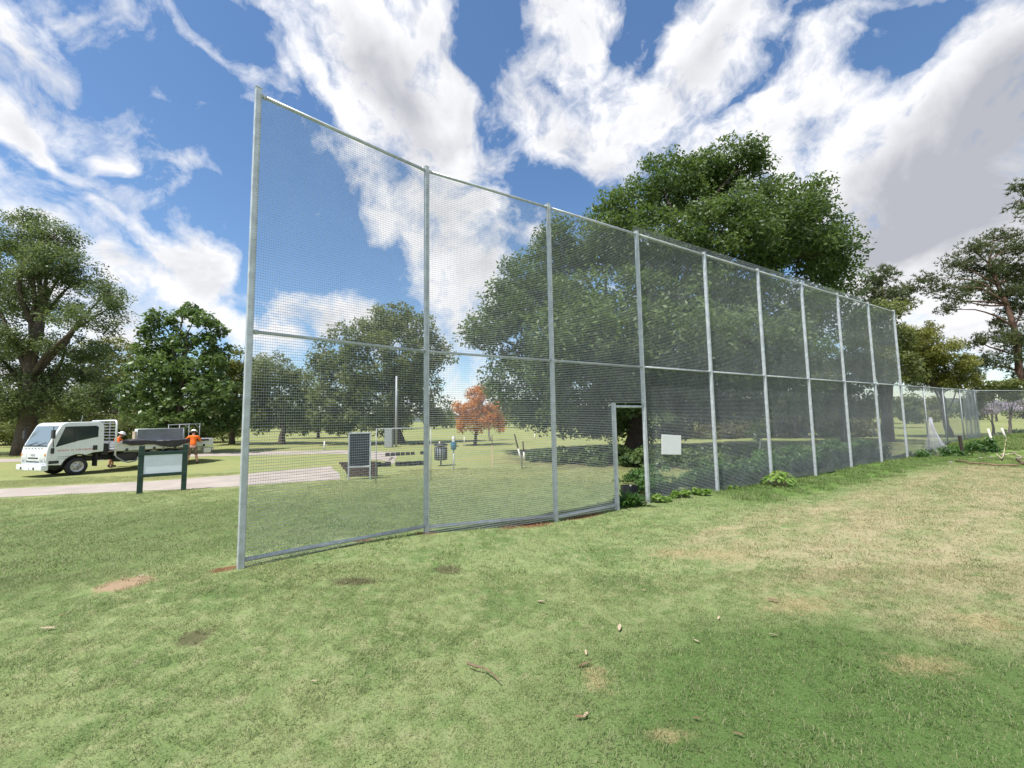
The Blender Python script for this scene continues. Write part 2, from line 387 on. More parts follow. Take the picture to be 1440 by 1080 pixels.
# ------------------------------------------------------------------ lawn colour shared by soil and blades
DIRT = [  # px, py, half width m, half depth m, colour
    (175, 821, 0.26, 0.22, 'sand'), (270, 897, 0.13, 0.12, 'dark'), (630, 802, 0.20, 0.13, 'dark'), (497, 818, 0.22, 0.10, 'dark'),
    (318, 800, 0.17, 0.09, 'red'), (600, 750, 0.16, 0.09, 'red'), (748, 738, 0.42, 0.20, 'red'), (715, 742, 0.20, 0.10, 'red'),
    (820, 727, 0.55, 0.11, 'red'), (512, 760, 0.14, 0.07, 'red'), (838, 955, 0.12, 0.20, 'straw'), (1010, 780, 0.55, 0.35, 'straw'),
    (945, 778, 0.40, 0.28, 'straw'), (1390, 875, 0.35, 0.25, 'straw'), (1300, 935, 0.35, 0.18, 'straw'), (1120, 850, 0.45, 0.25, 'straw'), (940, 1035, 0.16, 0.07, 'straw')]
DCOL = {'sand': (0.40, 0.27, 0.18), 'dark': (0.085, 0.065, 0.04), 'red': (0.20, 0.085, 0.045), 'straw': (0.42, 0.32, 0.18)}
DIRTW = [(ground_at(px, py), a, b, k) for px, py, a, b, k in DIRT]

def lawn_color(t, blades=False):
    pos = t.n('ShaderNodeNewGeometry').outputs['Position']
    sp = t.n('ShaderNodeSeparateXYZ', ins={0: pos}); X, Y = sp.outputs[0], sp.outputs[1]
    flat = t.n('ShaderNodeCombineXYZ', ins={0: X, 1: Y, 2: 0.0}).outputs[0]
    big = t.noise(flat, 0.35, 4, 0.55); mid = t.noise(flat, 1.3, 5, 0.6, 0.4); fine = t.noise(flat, 7.0, 5, 0.65); tiny = t.noise(flat, 60.0, 3, 0.7); spk = t.noise(flat, 17.0, 5, 0.7)
    green = t.mix(t.ramp(t.m('ADD', t.m('MULTIPLY', mid, 0.6), t.m('MULTIPLY', fine, 0.4)), 0.36, 0.64), (0.150, 0.222, 0.076), (0.296, 0.342, 0.152))
    # straw-worn turf out to the right of the fence, in mower-width streaks
    along = t.m('ADD', t.m('MULTIPLY', X, 0.508), t.m('MULTIPLY', Y, -0.861))     # distance out from the fence line
    runs = t.m('ADD', t.m('MULTIPLY', X, 0.861), t.m('MULTIPLY', Y, 0.508))
    D = t.m('SUBTRACT', along, float(POSTS[1, :2] @ FNORM)); S = t.m('SUBTRACT', runs, float(POSTS[1, :2] @ FDIR))
    sv = t.n('ShaderNodeCombineXYZ', ins={0: t.m('MULTIPLY', S, 0.35), 1: D, 2: 0.0}).outputs[0]
    sv2 = t.n('ShaderNodeCombineXYZ', ins={0: t.m('MULTIPLY', S, 1.1), 1: t.m('MULTIPLY', D, 3.2), 2: 0.0}).outputs[0]
    streak = t.m('ADD', t.m('MULTIPLY', t.noise(sv, 1.4, 5, 0.6, 0.3), 0.5), t.m('MULTIPLY', t.noise(sv2, 1.5, 6, 0.68, 0.4), 0.5))
    right = t.m('MULTIPLY', t.ramp(t.m('ADD', t.m('MULTIPLY', X, 0.93), t.m('MULTIPLY', Y, 0.13)), 1.2, 4.2), t.ramp(D, 0.9, 2.2))
    nearc = t.ramp(Y, 1.7, 3.0)
    lowr = t.m('MULTIPLY', right, nearc)
    straw_f = t.m('MULTIPLY', t.ramp(t.m('ADD', t.m('ADD', t.m('MULTIPLY', streak, 0.7), t.m('MULTIPLY', fine, 0.3)), t.m('MULTIPLY', lowr, 0.20)), 0.55, 0.80), t.m('ADD', t.m('MULTIPLY', lowr, 0.85), 0.15))
    c = t.mix(straw_f, green, (0.43, 0.365, 0.225))
    c = t.mix(t.m('MULTIPLY', t.ramp(fine, 0.50, 0.72), 0.45), c, (0.42, 0.38, 0.24))
    # deep green patch in the middle of the lawn and the lush strip at the foot of the fence
    mp = t.n('ShaderNodeMapping', vector_type='TEXTURE', ins={'Vector': flat, 'Location': (2.3, 2.45, 0), 'Scale': (2.9, 2.0, 1)})
    patch = t.n('ShaderNodeTexGradient', gradient_type='SPHERICAL', ins={0: mp.outputs[0]}).outputs[1]
    c = t.mix(t.ramp(t.m('ADD', patch, t.m('ADD', t.m('MULTIPLY', t.m('SUBTRACT', mid, 0.5), 1.5), t.m('MULTIPLY', t.m('SUBTRACT', fine, 0.5), 0.8))), 0.05, 0.60, 0, 0.92), c, (0.088, 0.160, 0.042))
    strip = t.m('MULTIPLY', t.ramp(t.m('ADD', D, t.m('MULTIPLY', t.m('SUBTRACT', mid, 0.5), 0.9)), 1.5, 1.0), t.m('MULTIPLY', t.ramp(S, 5.5, 8.0), t.ramp(D, -0.6, -0.2)))
    c = t.mix(t.m('MULTIPLY', strip, 0.85), c, (0.12, 0.23, 0.045))
    c = t.mix(t.m('MULTIPLY', t.m('MAXIMUM', t.m('MULTIPLY', t.ramp(sp.outputs[2], 0.10, 0.24), t.ramp(X, 15.0, 18.0)), t.m('MULTIPLY', t.ramp(S, 17.5, 19.5), t.ramp(t.m('ADD', D, mid), 7.5, 6.0))), 0.8), c, (0.14, 0.24, 0.05))
    # ground behind the fence: drier field, leaf-litter plus painted shade under the big tree
    c = t.mix(t.m('MULTIPLY', t.m('MULTIPLY', t.ramp(D, 0.0, -0.6), t.ramp(D, -7.0, -4.0)), t.m('MULTIPLY', t.ramp(Y, 15.0, 11.0), 0.6)), c, (0.115, 0.165, 0.055))
    beyond = t.m('MULTIPLY', t.ramp(D, 0.0, -1.5), t.ramp(Y, 8.0, 16.0))
    c = t.mix(t.m('MULTIPLY', beyond, t.ramp(big, 0.35, 0.65, 0.35, 0.8)), c, (0.33, 0.32, 0.13))
    mp2 = t.n('ShaderNodeMapping', vector_type='TEXTURE', ins={'Vector': flat, 'Location': (10.5, 21.5, 0), 'Rotation': (0, 0, 0.35), 'Scale': (13.0, 7.5, 1)})
    litter = t.n('ShaderNodeTexGradient', gradient_type='SPHERICAL', ins={0: mp2.outputs[0]}).outputs[1]
    c = t.mix(t.ramp(t.m('ADD', litter, t.m('MULTIPLY', t.m('SUBTRACT', mid, 0.5), 0.5)), 0.02, 0.30, 0, 0.85), c, (0.085, 0.07, 0.042))
    far = t.ramp(Y, 16.0, 40.0, 0.0, 0.6)
    c = t.mix(far, c, t.mix(t.ramp(big, 0.35, 0.65), (0.22, 0.26, 0.08), (0.34, 0.32, 0.14)))
    for q, a, b, k in DIRTW:
        mpd = t.n('ShaderNodeMapping', vector_type='TEXTURE', ins={'Vector': flat, 'Location': (q[0], q[1], 0), 'Rotation': (0, 0, 0.53 if k == 'red' else 0.0), 'Scale': (a * 1.6, b * 1.6, 1)})
        g = t.n('ShaderNodeTexGradient', gradient_type='SPHERICAL', ins={0: mpd.outputs[0]}).outputs[1]
        amt = t.ramp(t.m('ADD', g, t.m('ADD', t.m('MULTIPLY', t.m('SUBTRACT', fine, 0.5), 0.8), t.m('MULTIPLY', t.m('SUBTRACT', spk, 0.5), 1.5 if k == 'straw' else 0.9))), *((0.30, 0.95) if k == 'straw' else (0.22, 0.62)), 0, {'straw': 0.6, 'dark': 0.75}.get(k, 0.92))
        c = t.mix(amt, c, DCOL[k])
    c = t.mix(t.ramp(tiny, 0.3, 0.7, 0.0, 0.25), c, (0.09, 0.11, 0.04))
    return c, flat, fine, tiny

def lawn_material():
    m, t, out = mat_new('lawn_turf')
    c, flat, fine, tiny = lawn_color(t)
    nz = t.noise(flat, 35.0, 5, 0.7)
    bp = t.n('ShaderNodeBump', ins={'Strength': 0.7, 'Distance': 0.03, 'Height': t.m('ADD', nz, t.m('MULTIPLY', fine, 0.8))})
    b = t.n('ShaderNodeBsdfPrincipled', ins={'Base Color': c, 'Roughness': 0.95, 'Specular IOR Level': 0.1, 'Normal': bp.outputs[0]})
    t.t.links.new(b.outputs[0], out.inputs[0])
    return m
def blade_material():
    m, t, out = mat_new('grass_blades')
    c, *_ = lawn_color(t)
    rnd = t.n('ShaderNodeNewGeometry').outputs['Random Per Island']
    c = t.mix(t.ramp(rnd, 0.0, 1.0, 0.0, 0.45, False), c, t.mix(t.ramp(rnd, 0.55, 0.75), (0.17, 0.25, 0.07), (0.58, 0.52, 0.33)))
    c = t.n('ShaderNodeHueSaturation', ins={'Value': 1.18, 'Saturation': 1.0, 'Color': c}).outputs[0]
    d = t.n('ShaderNodeBsdfPrincipled', ins={'Base Color': c, 'Roughness': 0.6, 'Specular IOR Level': 0.25})
    tr = t.n('ShaderNodeBsdfTranslucent', ins={'Color': c})
    mxs = t.n('ShaderNodeMixShader', ins={0: 0.45, 1: d.outputs[0], 2: tr.outputs[0]})
    t.t.links.new(mxs.outputs[0], out.inputs[0])
    return m
M_lawn = lawn_material()
M_blade = blade_material()

# ------------------------------------------------------------------ ground sheet
def axis(lo, hi, step, far):
    a = list(np.arange(lo, hi + 1e-6, step)); s = step
    while a[-1] < far: s *= 1.35; a.append(a[-1] + s)
    s = step
    while a[0] > -far: s *= 1.35; a.insert(0, a[0] - s)
    return np.array(a)
gx, gy = axis(-36, 42, 0.4, 2500), axis(-6, 40, 0.4, 2500)
GX, GY = np.meshgrid(gx, gy)
GV = np.column_stack([GX.ravel(), GY.ravel(), height(GX.ravel(), GY.ravel())])
nx, ny = len(gx), len(gy)
ii = (np.arange(ny - 1)[:, None] * nx + np.arange(nx - 1)[None, :]).ravel()
ground = link('ground', quads_mesh('ground', GV, np.column_stack([ii, ii + 1, ii + nx + 1, ii + nx]), M_lawn))
ground.data.polygons.foreach_set('use_smooth', [True] * len(ground.data.polygons))
tag(ground, 'mown green and straw coloured lawn running past the fence to the trees', kind='structure')

# paths: strips that follow the ground
def strip(name, label, rows, mat_, lift=0.006):
    V = []; Q = []
    for (a, b) in rows:
        for k in range(7):
            f = k / 6; x = a[0] + (b[0] - a[0]) * f; y = a[1] + (b[1] - a[1]) * f
            V.append((x, y, 0))
    V = np.array(V, float)
    V[:, :2] += 0.05 * np.sin(V[:, :2] * 5.1 + V[:, 1:2])
    V[:, 2] = height(V[:, 0], V[:, 1]) + lift
    n = len(rows)
    for i in range(n - 1):
        for k in range(6): Q.append((i * 7 + k, i * 7 + k + 1, (i + 1) * 7 + k + 1, (i + 1) * 7 + k))
    o = link(name, quads_mesh(name, V, np.array(Q), mat_))
    tag(o, label, kind='structure'); return o
def densify(rows, n=12):
    out = []
    for (a, b), (c, d) in zip(rows[:-1], rows[1:]):
        for k in range(n):
            f = k / n; out.append((a + (c - a) * f, b + (d - b) * f))
    out.append(rows[-1]); return out
M_path = mat('pinkish_concrete_path', (0.37, 0.32, 0.275), 0.9, 0, 0.12, 1.2, 0.3, 60, dirt=((0.30, 0.24, 0.18), 0.8, 0.5))
pr = [(ground_at(-260, 703)[:2], ground_at(-300, 722)[:2]), (ground_at(0, 688)[:2], ground_at(0, 699.5)[:2]), (ground_at(190, 678)[:2], ground_at(190, 691)[:2]),
      (ground_at(335, 668)[:2], ground_at(335, 684)[:2]), (ground_at(466, 655)[:2], ground_at(482, 674)[:2])]
PATH1 = densify(pr)
strip('footpath', 'pinkish concrete footpath crossing in front of the truck', PATH1, M_path)
pr2 = [(ground_at(-200, 652)[:2], ground_at(-200, 657)[:2]), (ground_at(0, 645.5)[:2], ground_at(0, 650)[:2]), (ground_at(300, 637)[:2], ground_at(300, 641.5)[:2]),
       (ground_at(470, 633)[:2], ground_at(480, 638)[:2]), (ground_at(560, 636)[:2], ground_at(548, 650)[:2]), (ground_at(556, 652)[:2], ground_at(520, 658)[:2])]
strip('cart_path', 'pale cart path running behind the truck', densify(pr2), M_path, 0.008)
def near_path(x, y):
    for (a, b) in PATH1[::3]:
        m = (a + b) / 2
        if (x - m[0]) ** 2 + (y - m[1]) ** 2 < (np.hypot(*(a - b)) / 2 + 0.25) ** 2: return True
    return False

# far hills
def hills():
    V = []; Q = []
    xs = np.linspace(-1500, 1500, 121)
    prof = 24 + 12 * np.sin(xs * 0.006 + 1) + 7 * np.sin(xs * 0.017) + 3 * np.sin(xs * 0.05)
    for k, (dy, f) in enumerate(((0, 0), (120, .55), (260, 0.9), (420, 1.0), (800, 0.2))):
        for x, p_ in zip(xs, prof): V.append((x, 850 + dy, p_ * f - 1.0))
    for k in range(4):
        for i in range(120): Q.append((k * 121 + i, k * 121 + i + 1, (k + 1) * 121 + i + 1, (k + 1) * 121 + i))
    o = link('hills', quads_mesh('hills', np.array(V), np.array(Q), mat('far_hill_bush', (0.085, 0.10, 0.085), 0.95, 0, 0.3, 0.02)))
    tag(o, 'low wooded hills on the horizon', kind='structure')
hills()

# ------------------------------------------------------------------ tall mesh fence
PITCH_V, PITCH_H, WIRE = 0.026, 0.034, 0.0012
HK = 1.85               # level wires drawn thicker to stand in for sun on their tops
def wire_panel_mesh(wd, ht, hole=None):
    V = []; Q = []
    def bar(x0, z0, x1, z1, y):
        k = len(V); r = WIRE
        if x0 == x1: V.extend([(x0 - r, y, z0), (x0, y - r, z0), (x0 + r, y, z0), (x0, y + r, z0), (x0 - r, y, z1), (x0, y - r, z1), (x0 + r, y, z1), (x0, y + r, z1)])
        else:
            r = r * HK
            V.extend([(x0, y - r, z0), (x0, y, z0 - r), (x0, y + r, z0), (x0, y, z0 + r), (x1, y - r, z1), (x1, y, z1 - r), (x1, y + r, z1), (x1, y, z1 + r)])
        for j in range(4): Q.append((k + j, k + (j + 1) % 4, k + 4 + (j + 1) % 4, k + 4 + j))
    nv = int(round(wd / PITCH_V)); nh = int(round(ht / PITCH_H))
    for i in range(nv + 1):
        x = i * wd / nv
        if hole and hole[0] < x < hole[1]: bar(x, hole[2], x, ht, 0)
        else: bar(x, 0, x, ht, 0)
    for j in range(nh + 1):
        z = j * ht / nh
        if hole and z < hole[2]: bar(0, z, hole[0], z, -WIRE * 2.6)
        else: bar(0, z, wd, z, -WIRE * 2.6)
    return quads_mesh('mesh_panel', np.array(V), np.array(Q), M_wire)
TOPZ, MIDZ = 5.925, 1.8 + 0.263 * 4.2 - 0.0
fence = empty('tall_mesh_fence', POSTS[0])
tag(fence, 'tall galvanised wire mesh fence in ten posts with a doorway gap, standing across the lawn', 'fence')
O = POSTS[0]
bay_ang = [math.atan2(POSTS[i + 1, 1] - POSTS[i, 1], POSTS[i + 1, 0] - POSTS[i, 0]) for i in range(9)]
post_me = {}
for i, p in enumerate(POSTS):
    a = bay_ang[min(i, 8)] if i != 1 else (bay_ang[0] + bay_ang[1]) / 2
    b = MB(); zt = TOPZ + (0.075 if i == 0 else 0.06)
    b.box((0, 0, (zt - (p[2] - 0.4)) / 2 + p[2] - 0.4 - O[2]), (0.07, 0.07, zt - (p[2] - 0.4)))
    o = b.obj('post', M_galv, fence, bevel=0.008)
    o.location = (p[0] - O[0], p[1] - O[1], 0); o.rotation_euler = (0, 0, a)
    cpb = MB(); cpb.box((0, 0, zt - O[2] + 0.005), (0.077, 0.077, 0.010)); c2 = cpb.obj('post_cap', M_galv, o, bevel=0.003)
    if i in (1, 2, 3):
        for zb in (0.9, 2.1, 3.5, 4.3, 5.1):
            bb = MB(); bb.tube([(0.012, -0.035, p[2] - O[2] + zb), (0.012, -0.046, p[2] - O[2] + zb)], 0.009, 6); bb.obj('bolt', M_galv, o)
NEAR = {0, 1, 2}          # bays whose mesh is tied to the lawn side of the posts
shared = {}
GATE_X = 1.50             # where the doorway jamb stands along bay 3
for i in range(9):
    p, q = POSTS[i], POSTS[i + 1]
    L = float(np.hypot(*(q - p)[:2])); a = bay_ang[i]
    bay = Matrix.Rotation(a, 4, 'Z'); off = Vector((p[0] - O[0], p[1] - O[1], 0))
    ys = -0.038 if i in NEAR else 0.028
    def place(o, z=0.0, y=0.0, x=0.0):
        o.location = off + (rotz(a) @ Vector((x, y, 0))) + Vector((0, 0, z)); o.rotation_euler = (0, 0, a)
    zb0, zb1 = p[2] + 0.10 - O[2], q[2] + 0.10 - O[2]
    if i in (1,): zb0, zb1 = p[2] + 0.08 - O[2], q[2] + 0.13 - O[2]
    rail_top = MB().tube([(0.036, 0, TOPZ - O[2]), (L - 0.036, 0, TOPZ - O[2])], 0.025, 10).obj('top_rail', M_galv, fence, True); place(rail_top)
    rail_mid = MB().tube([(0.036, 0, MIDZ - O[2]), (L - 0.036, 0, MIDZ - O[2])], 0.022, 10).obj('middle_rail', M_galv, fence, True); place(rail_mid)
    for nm_, zz_ in (('bracket', TOPZ), ('bracket', MIDZ)):
        for xx in (0.068, L - 0.068):
            k = MB().tube([(xx - 0.02, 0, zz_ - O[2]), (xx + 0.02, 0, zz_ - O[2])], 0.030, 10).obj(nm_, M_galv, fence, True); place(k)
    if i <= 2:
        xe = L - 0.045 if i < 2 else GATE_X + 0.02
        if i == 2: zb1 = zb0 + (zb1 - zb0) * GATE_X / L
        rb = MB().tube([(0.045, 0, zb0), (xe, 0, zb1)], 0.026, 10).obj('bottom_rail', M_galv, fence, True); place(rb)
    w0 = L - 0.02
    key = ('up', round(L, 1) if i else L)
    if key not in shared: shared[key] = wire_panel_mesh(w0, TOPZ - MIDZ - 0.03)
    up = link('mesh_panel', shared[key], fence); place(up, MIDZ - O[2] + 0.01, ys, 0.01); up['kind'] = 'stuff'
    lowz = min(p[2], q[2]) + (0.09 if i <= 2 else 0.02) - O[2]
    if i == 2:
        me = wire_panel_mesh(w0, MIDZ - O[2] - lowz - 0.005, (GATE_X + 0.03, L, 2.2 + O[2] - 0.24))
    else:
        key = ('lo', round(L, 1) if i else L)
        if key not in shared: shared[key] = wire_panel_mesh(w0, MIDZ - O[2] - lowz - 0.005)
        me = shared[key]
    lo = link('mesh_panel', me, fence); place(lo, MIDZ - O[2] - 0.005 - (max(v.co.z for v in me.vertices)), ys, 0.01); lo['kind'] = 'stuff'
    if i >= 3:      # loose edge of the mesh left standing above the top rail
        key = ('edge', round(L, 1))
        if i < 8:
            if key not in shared: shared[key] = wire_panel_mesh(w0, 0.23)
            ed = link('mesh_edge', shared[key], fence); place(ed, TOPZ - O[2] + 0.005, 0.10, 0.01); ed['kind'] = 'stuff'
    if i == 2:
        gz = height(np.array([p[0] + (q - p)[0] * GATE_X / L]), np.array([p[1] + (q - p)[1] * GATE_X / L]))[0]
        j = MB().box((GATE_X + 0.045, 0, 1.10 - 0.2 + gz - O[2]), (0.07, 0.07, 2.55)).obj('door_jamb', M_galv, fence, bevel=0.008); place(j)
        ln = MB().tube([(GATE_X + 0.09, 0, 2.10 + gz - O[2]), (L - 0.05, 0, 2.10 + gz - O[2])], 0.028, 10).obj('door_lintel', M_galv, fence, True); place(ln)

# low fence that carries on to the right
low = empty('low_mesh_fence', POSTS[9])
tag(low, 'lower wire mesh fence carrying on from the last tall post to the right edge', 'fence')
LP = np.vstack([POSTS[9], LOW]); OL = POSTS[9]
for i in range(len(LP) - 1):
    p, q = LP[i], LP[i + 1]; L = float(np.hypot(*(q - p)[:2])); a = math.atan2(q[1] - p[1], q[0] - p[0])
    zt = MIDZ
    b = MB().tube([(q[0] - OL[0], q[1] - OL[1], q[2] - 0.3 - OL[2]), (q[0] - OL[0], q[1] - OL[1], zt + 0.03 - OL[2])], 0.028, 8).obj('post', M_grey, low, True)
    r = MB().tube([(p[0] - OL[0], p[1] - OL[1], zt - OL[2]), (q[0] - OL[0], q[1] - OL[1], zt - OL[2])], 0.024, 8).obj('top_rail', M_grey, low, True)
    PV, PH = PITCH_V, PITCH_H
    if i >= 4: PITCH_V, PITCH_H = 0.05, 0.05
    h = zt - min(p[2], q[2]) - 0.02
    me = wire_panel_mesh(L, h); PITCH_V, PITCH_H = PV, PH
    o = link('mesh_panel', me, low); o.location = (p[0] - OL[0], p[1] - OL[1], zt - h - OL[2]); o.rotation_euler = (0, 0, a); o['kind'] = 'stuff'
    if i == 3:      # doubled layer
        o2 = link('mesh_panel', me, low); o2.location = (p[0] - OL[0] + 0.05, p[1] - OL[1] - 0.09, zt - h - OL[2]); o2.rotation_euler = (0, 0, a + 0.01); o2['kind'] = 'stuff'

# notice tied to the mesh
def on_fence(i, s, z, y):
    a = bay_ang[i]; p = POSTS[i]
    v = rotz(a) @ Vector((s, y, 0))
    return (p[0] + v[0], p[1] + v[1], z)
nt = MB(); nt.box((0, 0, 0), (0.66, 0.012, 0.44), Matrix.Rotation(0.07, 3, 'Y'))
n_o = nt.obj('notice', M_paper, None, bevel=0.003)
n_o.location = on_fence(3, 0.86, 1.17, 0.010); n_o.rotation_euler = (0, 0, bay_ang[3])
tag(n_o, 'blank white square notice tied to the fence mesh beside the doorway', 'notice')

# ------------------------------------------------------------------ trees
def rand_dirs(n):
    v = rng.normal(size=(n, 3)); return v / np.linalg.norm(v, axis=1, keepdims=True)
def leaf_cloud(centers, radii, counts, size, aspect=0.45, up=0.7, outw=0.6, flat=0.75, tints=None, droop=0.0, keep=None):
    idx = np.repeat(np.arange(len(centers)), counts)
    n = len(idx)
    d = rand_dirs(n); rr = rng.random(n) ** 0.45
    C = centers[idx]; Rr = radii[idx][:, None]
    P_ = C + d * rr[:, None] * Rr * np.array([1, 1, flat])
    if keep is not None:
        k = keep(P_); P_, d, idx, C = P_[k], d[k], idx[k], C[k]; n = len(P_)
    nrm = rng.normal(size=(n, 3)) * 0.7 + d * outw + np.array([0, 0, up]); nrm /= np.linalg.norm(nrm, axis=1, keepdims=True)
    t = rng.normal(size=(n, 3)) + d * 0.6 + np.array([0, 0, -droop]); t -= nrm * (t * nrm).sum(1, keepdims=True); t /= np.linalg.norm(t, axis=1, keepdims=True)
    b = np.cross(nrm, t)
    s = size * (0.7 + 0.6 * rng.random(n))[:, None]
    V = np.stack([P_ - t * s * .5, P_ + b * s * aspect * .5 - t * s * .05, P_ + t * s * .5, P_ - b * s * aspect * .5 - t * s * .05], 1).reshape(-1, 3)
    Q = np.arange(4 * n).reshape(n, 4)
    base = tints[idx] if tints is not None else 0.5
    return V, Q, np.clip(base + rng.normal(size=n) * 0.18, 0, 1)

def needle_cloud(centers, radii, counts, size, tints, per=7):
    "tufts of needles: spiky thin triangles round each tuft point"
    idx = np.repeat(np.arange(len(centers)), counts); n = len(idx)
    T = centers[idx] + rand_dirs(n) * (rng.random(n) ** 0.5)[:, None] * radii[idx][:, None] * np.array([1, 1, 0.8])
    ax = rand_dirs(n) * 0.6 + np.array([0, 0, 0.7])
    T2 = np.repeat(T, per, 0); d = rand_dirs(n * per) * 0.9 + np.repeat(ax, per, 0); d /= np.linalg.norm(d, axis=1, keepdims=True)
    s = rand_dirs(n * per); s -= d * (s * d).sum(1, keepdims=True); s /= np.linalg.norm(s, axis=1, keepdims=True)
    L = size * (0.7 + 0.6 * rng.random(n * per))[:, None]
    V = np.stack([T2 - s * L * .10, T2 + s * L * .10, T2 + d * L], 1).reshape(-1, 3)
    Q = np.arange(3 * n * per).reshape(-1, 3)
    return V, Q, np.clip(np.repeat(tints[idx], per) + rng.normal(size=n * per) * .15, 0, 1)

def curve_pts(a, b, bend, n=6, lift=0.0):
    a, b = np.array(a, float), np.array(b, float); L = np.linalg.norm(b - a)
    o = rng.normal(size=3) * bend * L; out = []
    for k in range(n + 1):
        f = k / n; p_ = a + (b - a) * f + o * math.sin(math.pi * f) + np.array([0, 0, lift * L * math.sin(math.pi * f)])
        out.append(p_ + rng.normal(size=3) * 0.012 * L * math.sin(math.pi * f))
    return out

LEAFK = 1.9
def tree(name, label, base, Y, lobes, M_leaf, trunk_r, size, nleaf, clump=0.9, group=None, bark=None, style='leaf', lean=None,
         trunk_top=0.55, limbs=True, depthk=1.0, keep=None, aspect=0.45, fill=0.35, twig=1.0, cat='tree', droop=0.0, up=0.7, tint0=0.5, surf=0.5, clumpn=2.6, shell=0.75):
    """base: (px, py) foot seen in the photo or None with world xyz; lobes: photo ellipses (px, py, rx, ry[, depth offset])"""
    bark = bark or M_bark
    if len(base) == 3: B = np.array(base, float)
    else:
        B = at(base[0], base[1], Y); B[2] = hz(B[0], B[1])
    k = Y / FPX
    Ls = []
    for lb in lobes:
        c = at(lb[0], lb[1], Y); rx, rz = lb[2] * k, lb[3] * k; ry = (rx * 0.75 + rz * 0.25) * depthk
        dy = lb[4] if len(lb) > 4 else (rng.random() - 0.5) * 1.2 * ry
        rx, ry, rz = [q * (1 + min(0, dy) / Y) for q in (rx, ry, rz)]
        c = c + (c - CAM) * (dy / max(1e-3, c[1]))          # nudge in depth along the line of sight keeps the outline
        Ls.append((c, np.array([rx, ry, rz])))
    root = empty(name, B); tag(root, label, cat, group)
    # clumps on the lobes
    vol = np.array([r[0] * r[2] for _, r in Ls]); vol = vol / vol.sum()
    cen, rad, tnt, own = [], [], [], []
    for i, (c, r) in enumerate(Ls):
        area = r[0] * r[2]; nc = max(5, int(clumpn * area / (clump ** 2) * 3.2))
        d = rand_dirs(nc); rr = np.where(rng.random(nc) < shell, 0.72 + 0.28 * rng.random(nc), rng.random(nc) ** .5 * 0.75)
        pc = c + d * rr[:, None] * r
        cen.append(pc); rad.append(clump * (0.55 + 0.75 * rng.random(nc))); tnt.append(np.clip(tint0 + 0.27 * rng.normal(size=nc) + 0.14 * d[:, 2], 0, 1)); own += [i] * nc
    cen = np.vstack(cen); rad = np.concatenate(rad); tnt = np.concatenate(tnt); own = np.array(own)
    gmin = height(cen[:, 0], cen[:, 1]) + 0.3
    ok = cen[:, 2] > gmin
    if keep is not None: ok &= keep(cen)
    cen, rad, tnt, own = cen[ok], rad[ok], tnt[ok], own[ok]
    nleaf = int(nleaf * LEAFK); wts = rad ** 2; cnt = np.maximum(3, (nleaf * wts / wts.sum()).astype(int))
    if style == 'needle': V, Q, T = needle_cloud(cen, rad, np.maximum(1, cnt // 7), size, tnt)
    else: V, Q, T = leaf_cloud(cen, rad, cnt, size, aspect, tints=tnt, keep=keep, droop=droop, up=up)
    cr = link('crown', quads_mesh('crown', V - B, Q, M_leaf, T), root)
    # trunk and limbs
    mb = MB()
    top = max(c[2] + r[2] * 0.3 for c, r in Ls)
    cx = np.mean([c for c, _ in Ls], 0)
    T0 = B + (np.array([cx[0], cx[1], B[2]]) - B) * (0.6 if lean is None else lean)
    apex = np.array([T0[0], T0[1], B[2] + (top - B[2]) * trunk_top])
    tp = curve_pts(B - np.array([0, 0, 0.3]), apex, 0.025, 8)
    tr = [trunk_r * (1.35 if i == 0 else 1.12 if i == 1 else 1.0) * (1 - 0.55 * i / 8) for i in range(9)]
    mb.tube([q - B for q in tp], tr, 9)
    if limbs:
        for (c, r) in Ls:
            f = min(0.98, max(0.35, (c[2] - B[2]) / (top - B[2]) * trunk_top * 1.2))
            s_ = tp[int(round(f * 8))]
            if np.linalg.norm(c - s_) < 0.3: continue
            lp = curve_pts(s_, c + np.array([0, 0, r[2] * 0.25]), 0.07, 6, 0.06)
            r0 = trunk_r * 0.32 * min(1.0, 0.5 + np.linalg.norm(c - s_) / 6)
            mb.tube([q - B for q in lp], [r0 * (1 - 0.78 * i / 6) for i in range(7)], 6)
        nb = 0
        for i, (c, r) in enumerate(Ls):
            js = np.where(own == i)[0]
            for j in js[:int(10 * twig)]:
                bp_ = curve_pts(c + (B * 0 + np.array([0, 0, -r[2] * .1])), cen[j], 0.10, 4)
                mb.tube([q - B for q in bp_], [min(0.035, trunk_r * 0.10) * (1 - 0.75 * u / 4) for u in range(5)], 4, False)
    mb.obj('trunk', bark, root, True)
    return root

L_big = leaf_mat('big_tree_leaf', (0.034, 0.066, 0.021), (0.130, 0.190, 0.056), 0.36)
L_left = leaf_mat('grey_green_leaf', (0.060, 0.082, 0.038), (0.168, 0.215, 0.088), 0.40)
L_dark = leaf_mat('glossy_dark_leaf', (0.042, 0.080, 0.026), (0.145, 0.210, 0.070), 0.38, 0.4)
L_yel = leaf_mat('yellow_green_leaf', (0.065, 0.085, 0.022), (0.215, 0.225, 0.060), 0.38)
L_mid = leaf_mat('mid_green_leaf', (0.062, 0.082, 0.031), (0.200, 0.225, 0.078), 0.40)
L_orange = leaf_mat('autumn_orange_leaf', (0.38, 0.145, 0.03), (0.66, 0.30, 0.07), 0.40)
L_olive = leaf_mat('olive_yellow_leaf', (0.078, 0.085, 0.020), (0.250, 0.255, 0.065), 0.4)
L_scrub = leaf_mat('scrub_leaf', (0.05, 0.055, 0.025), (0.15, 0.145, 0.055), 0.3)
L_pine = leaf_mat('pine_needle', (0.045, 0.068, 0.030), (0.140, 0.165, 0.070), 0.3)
L_shrub = leaf_mat('shrub_leaf', (0.032, 0.075, 0.020), (0.095, 0.190, 0.045), 0.35)
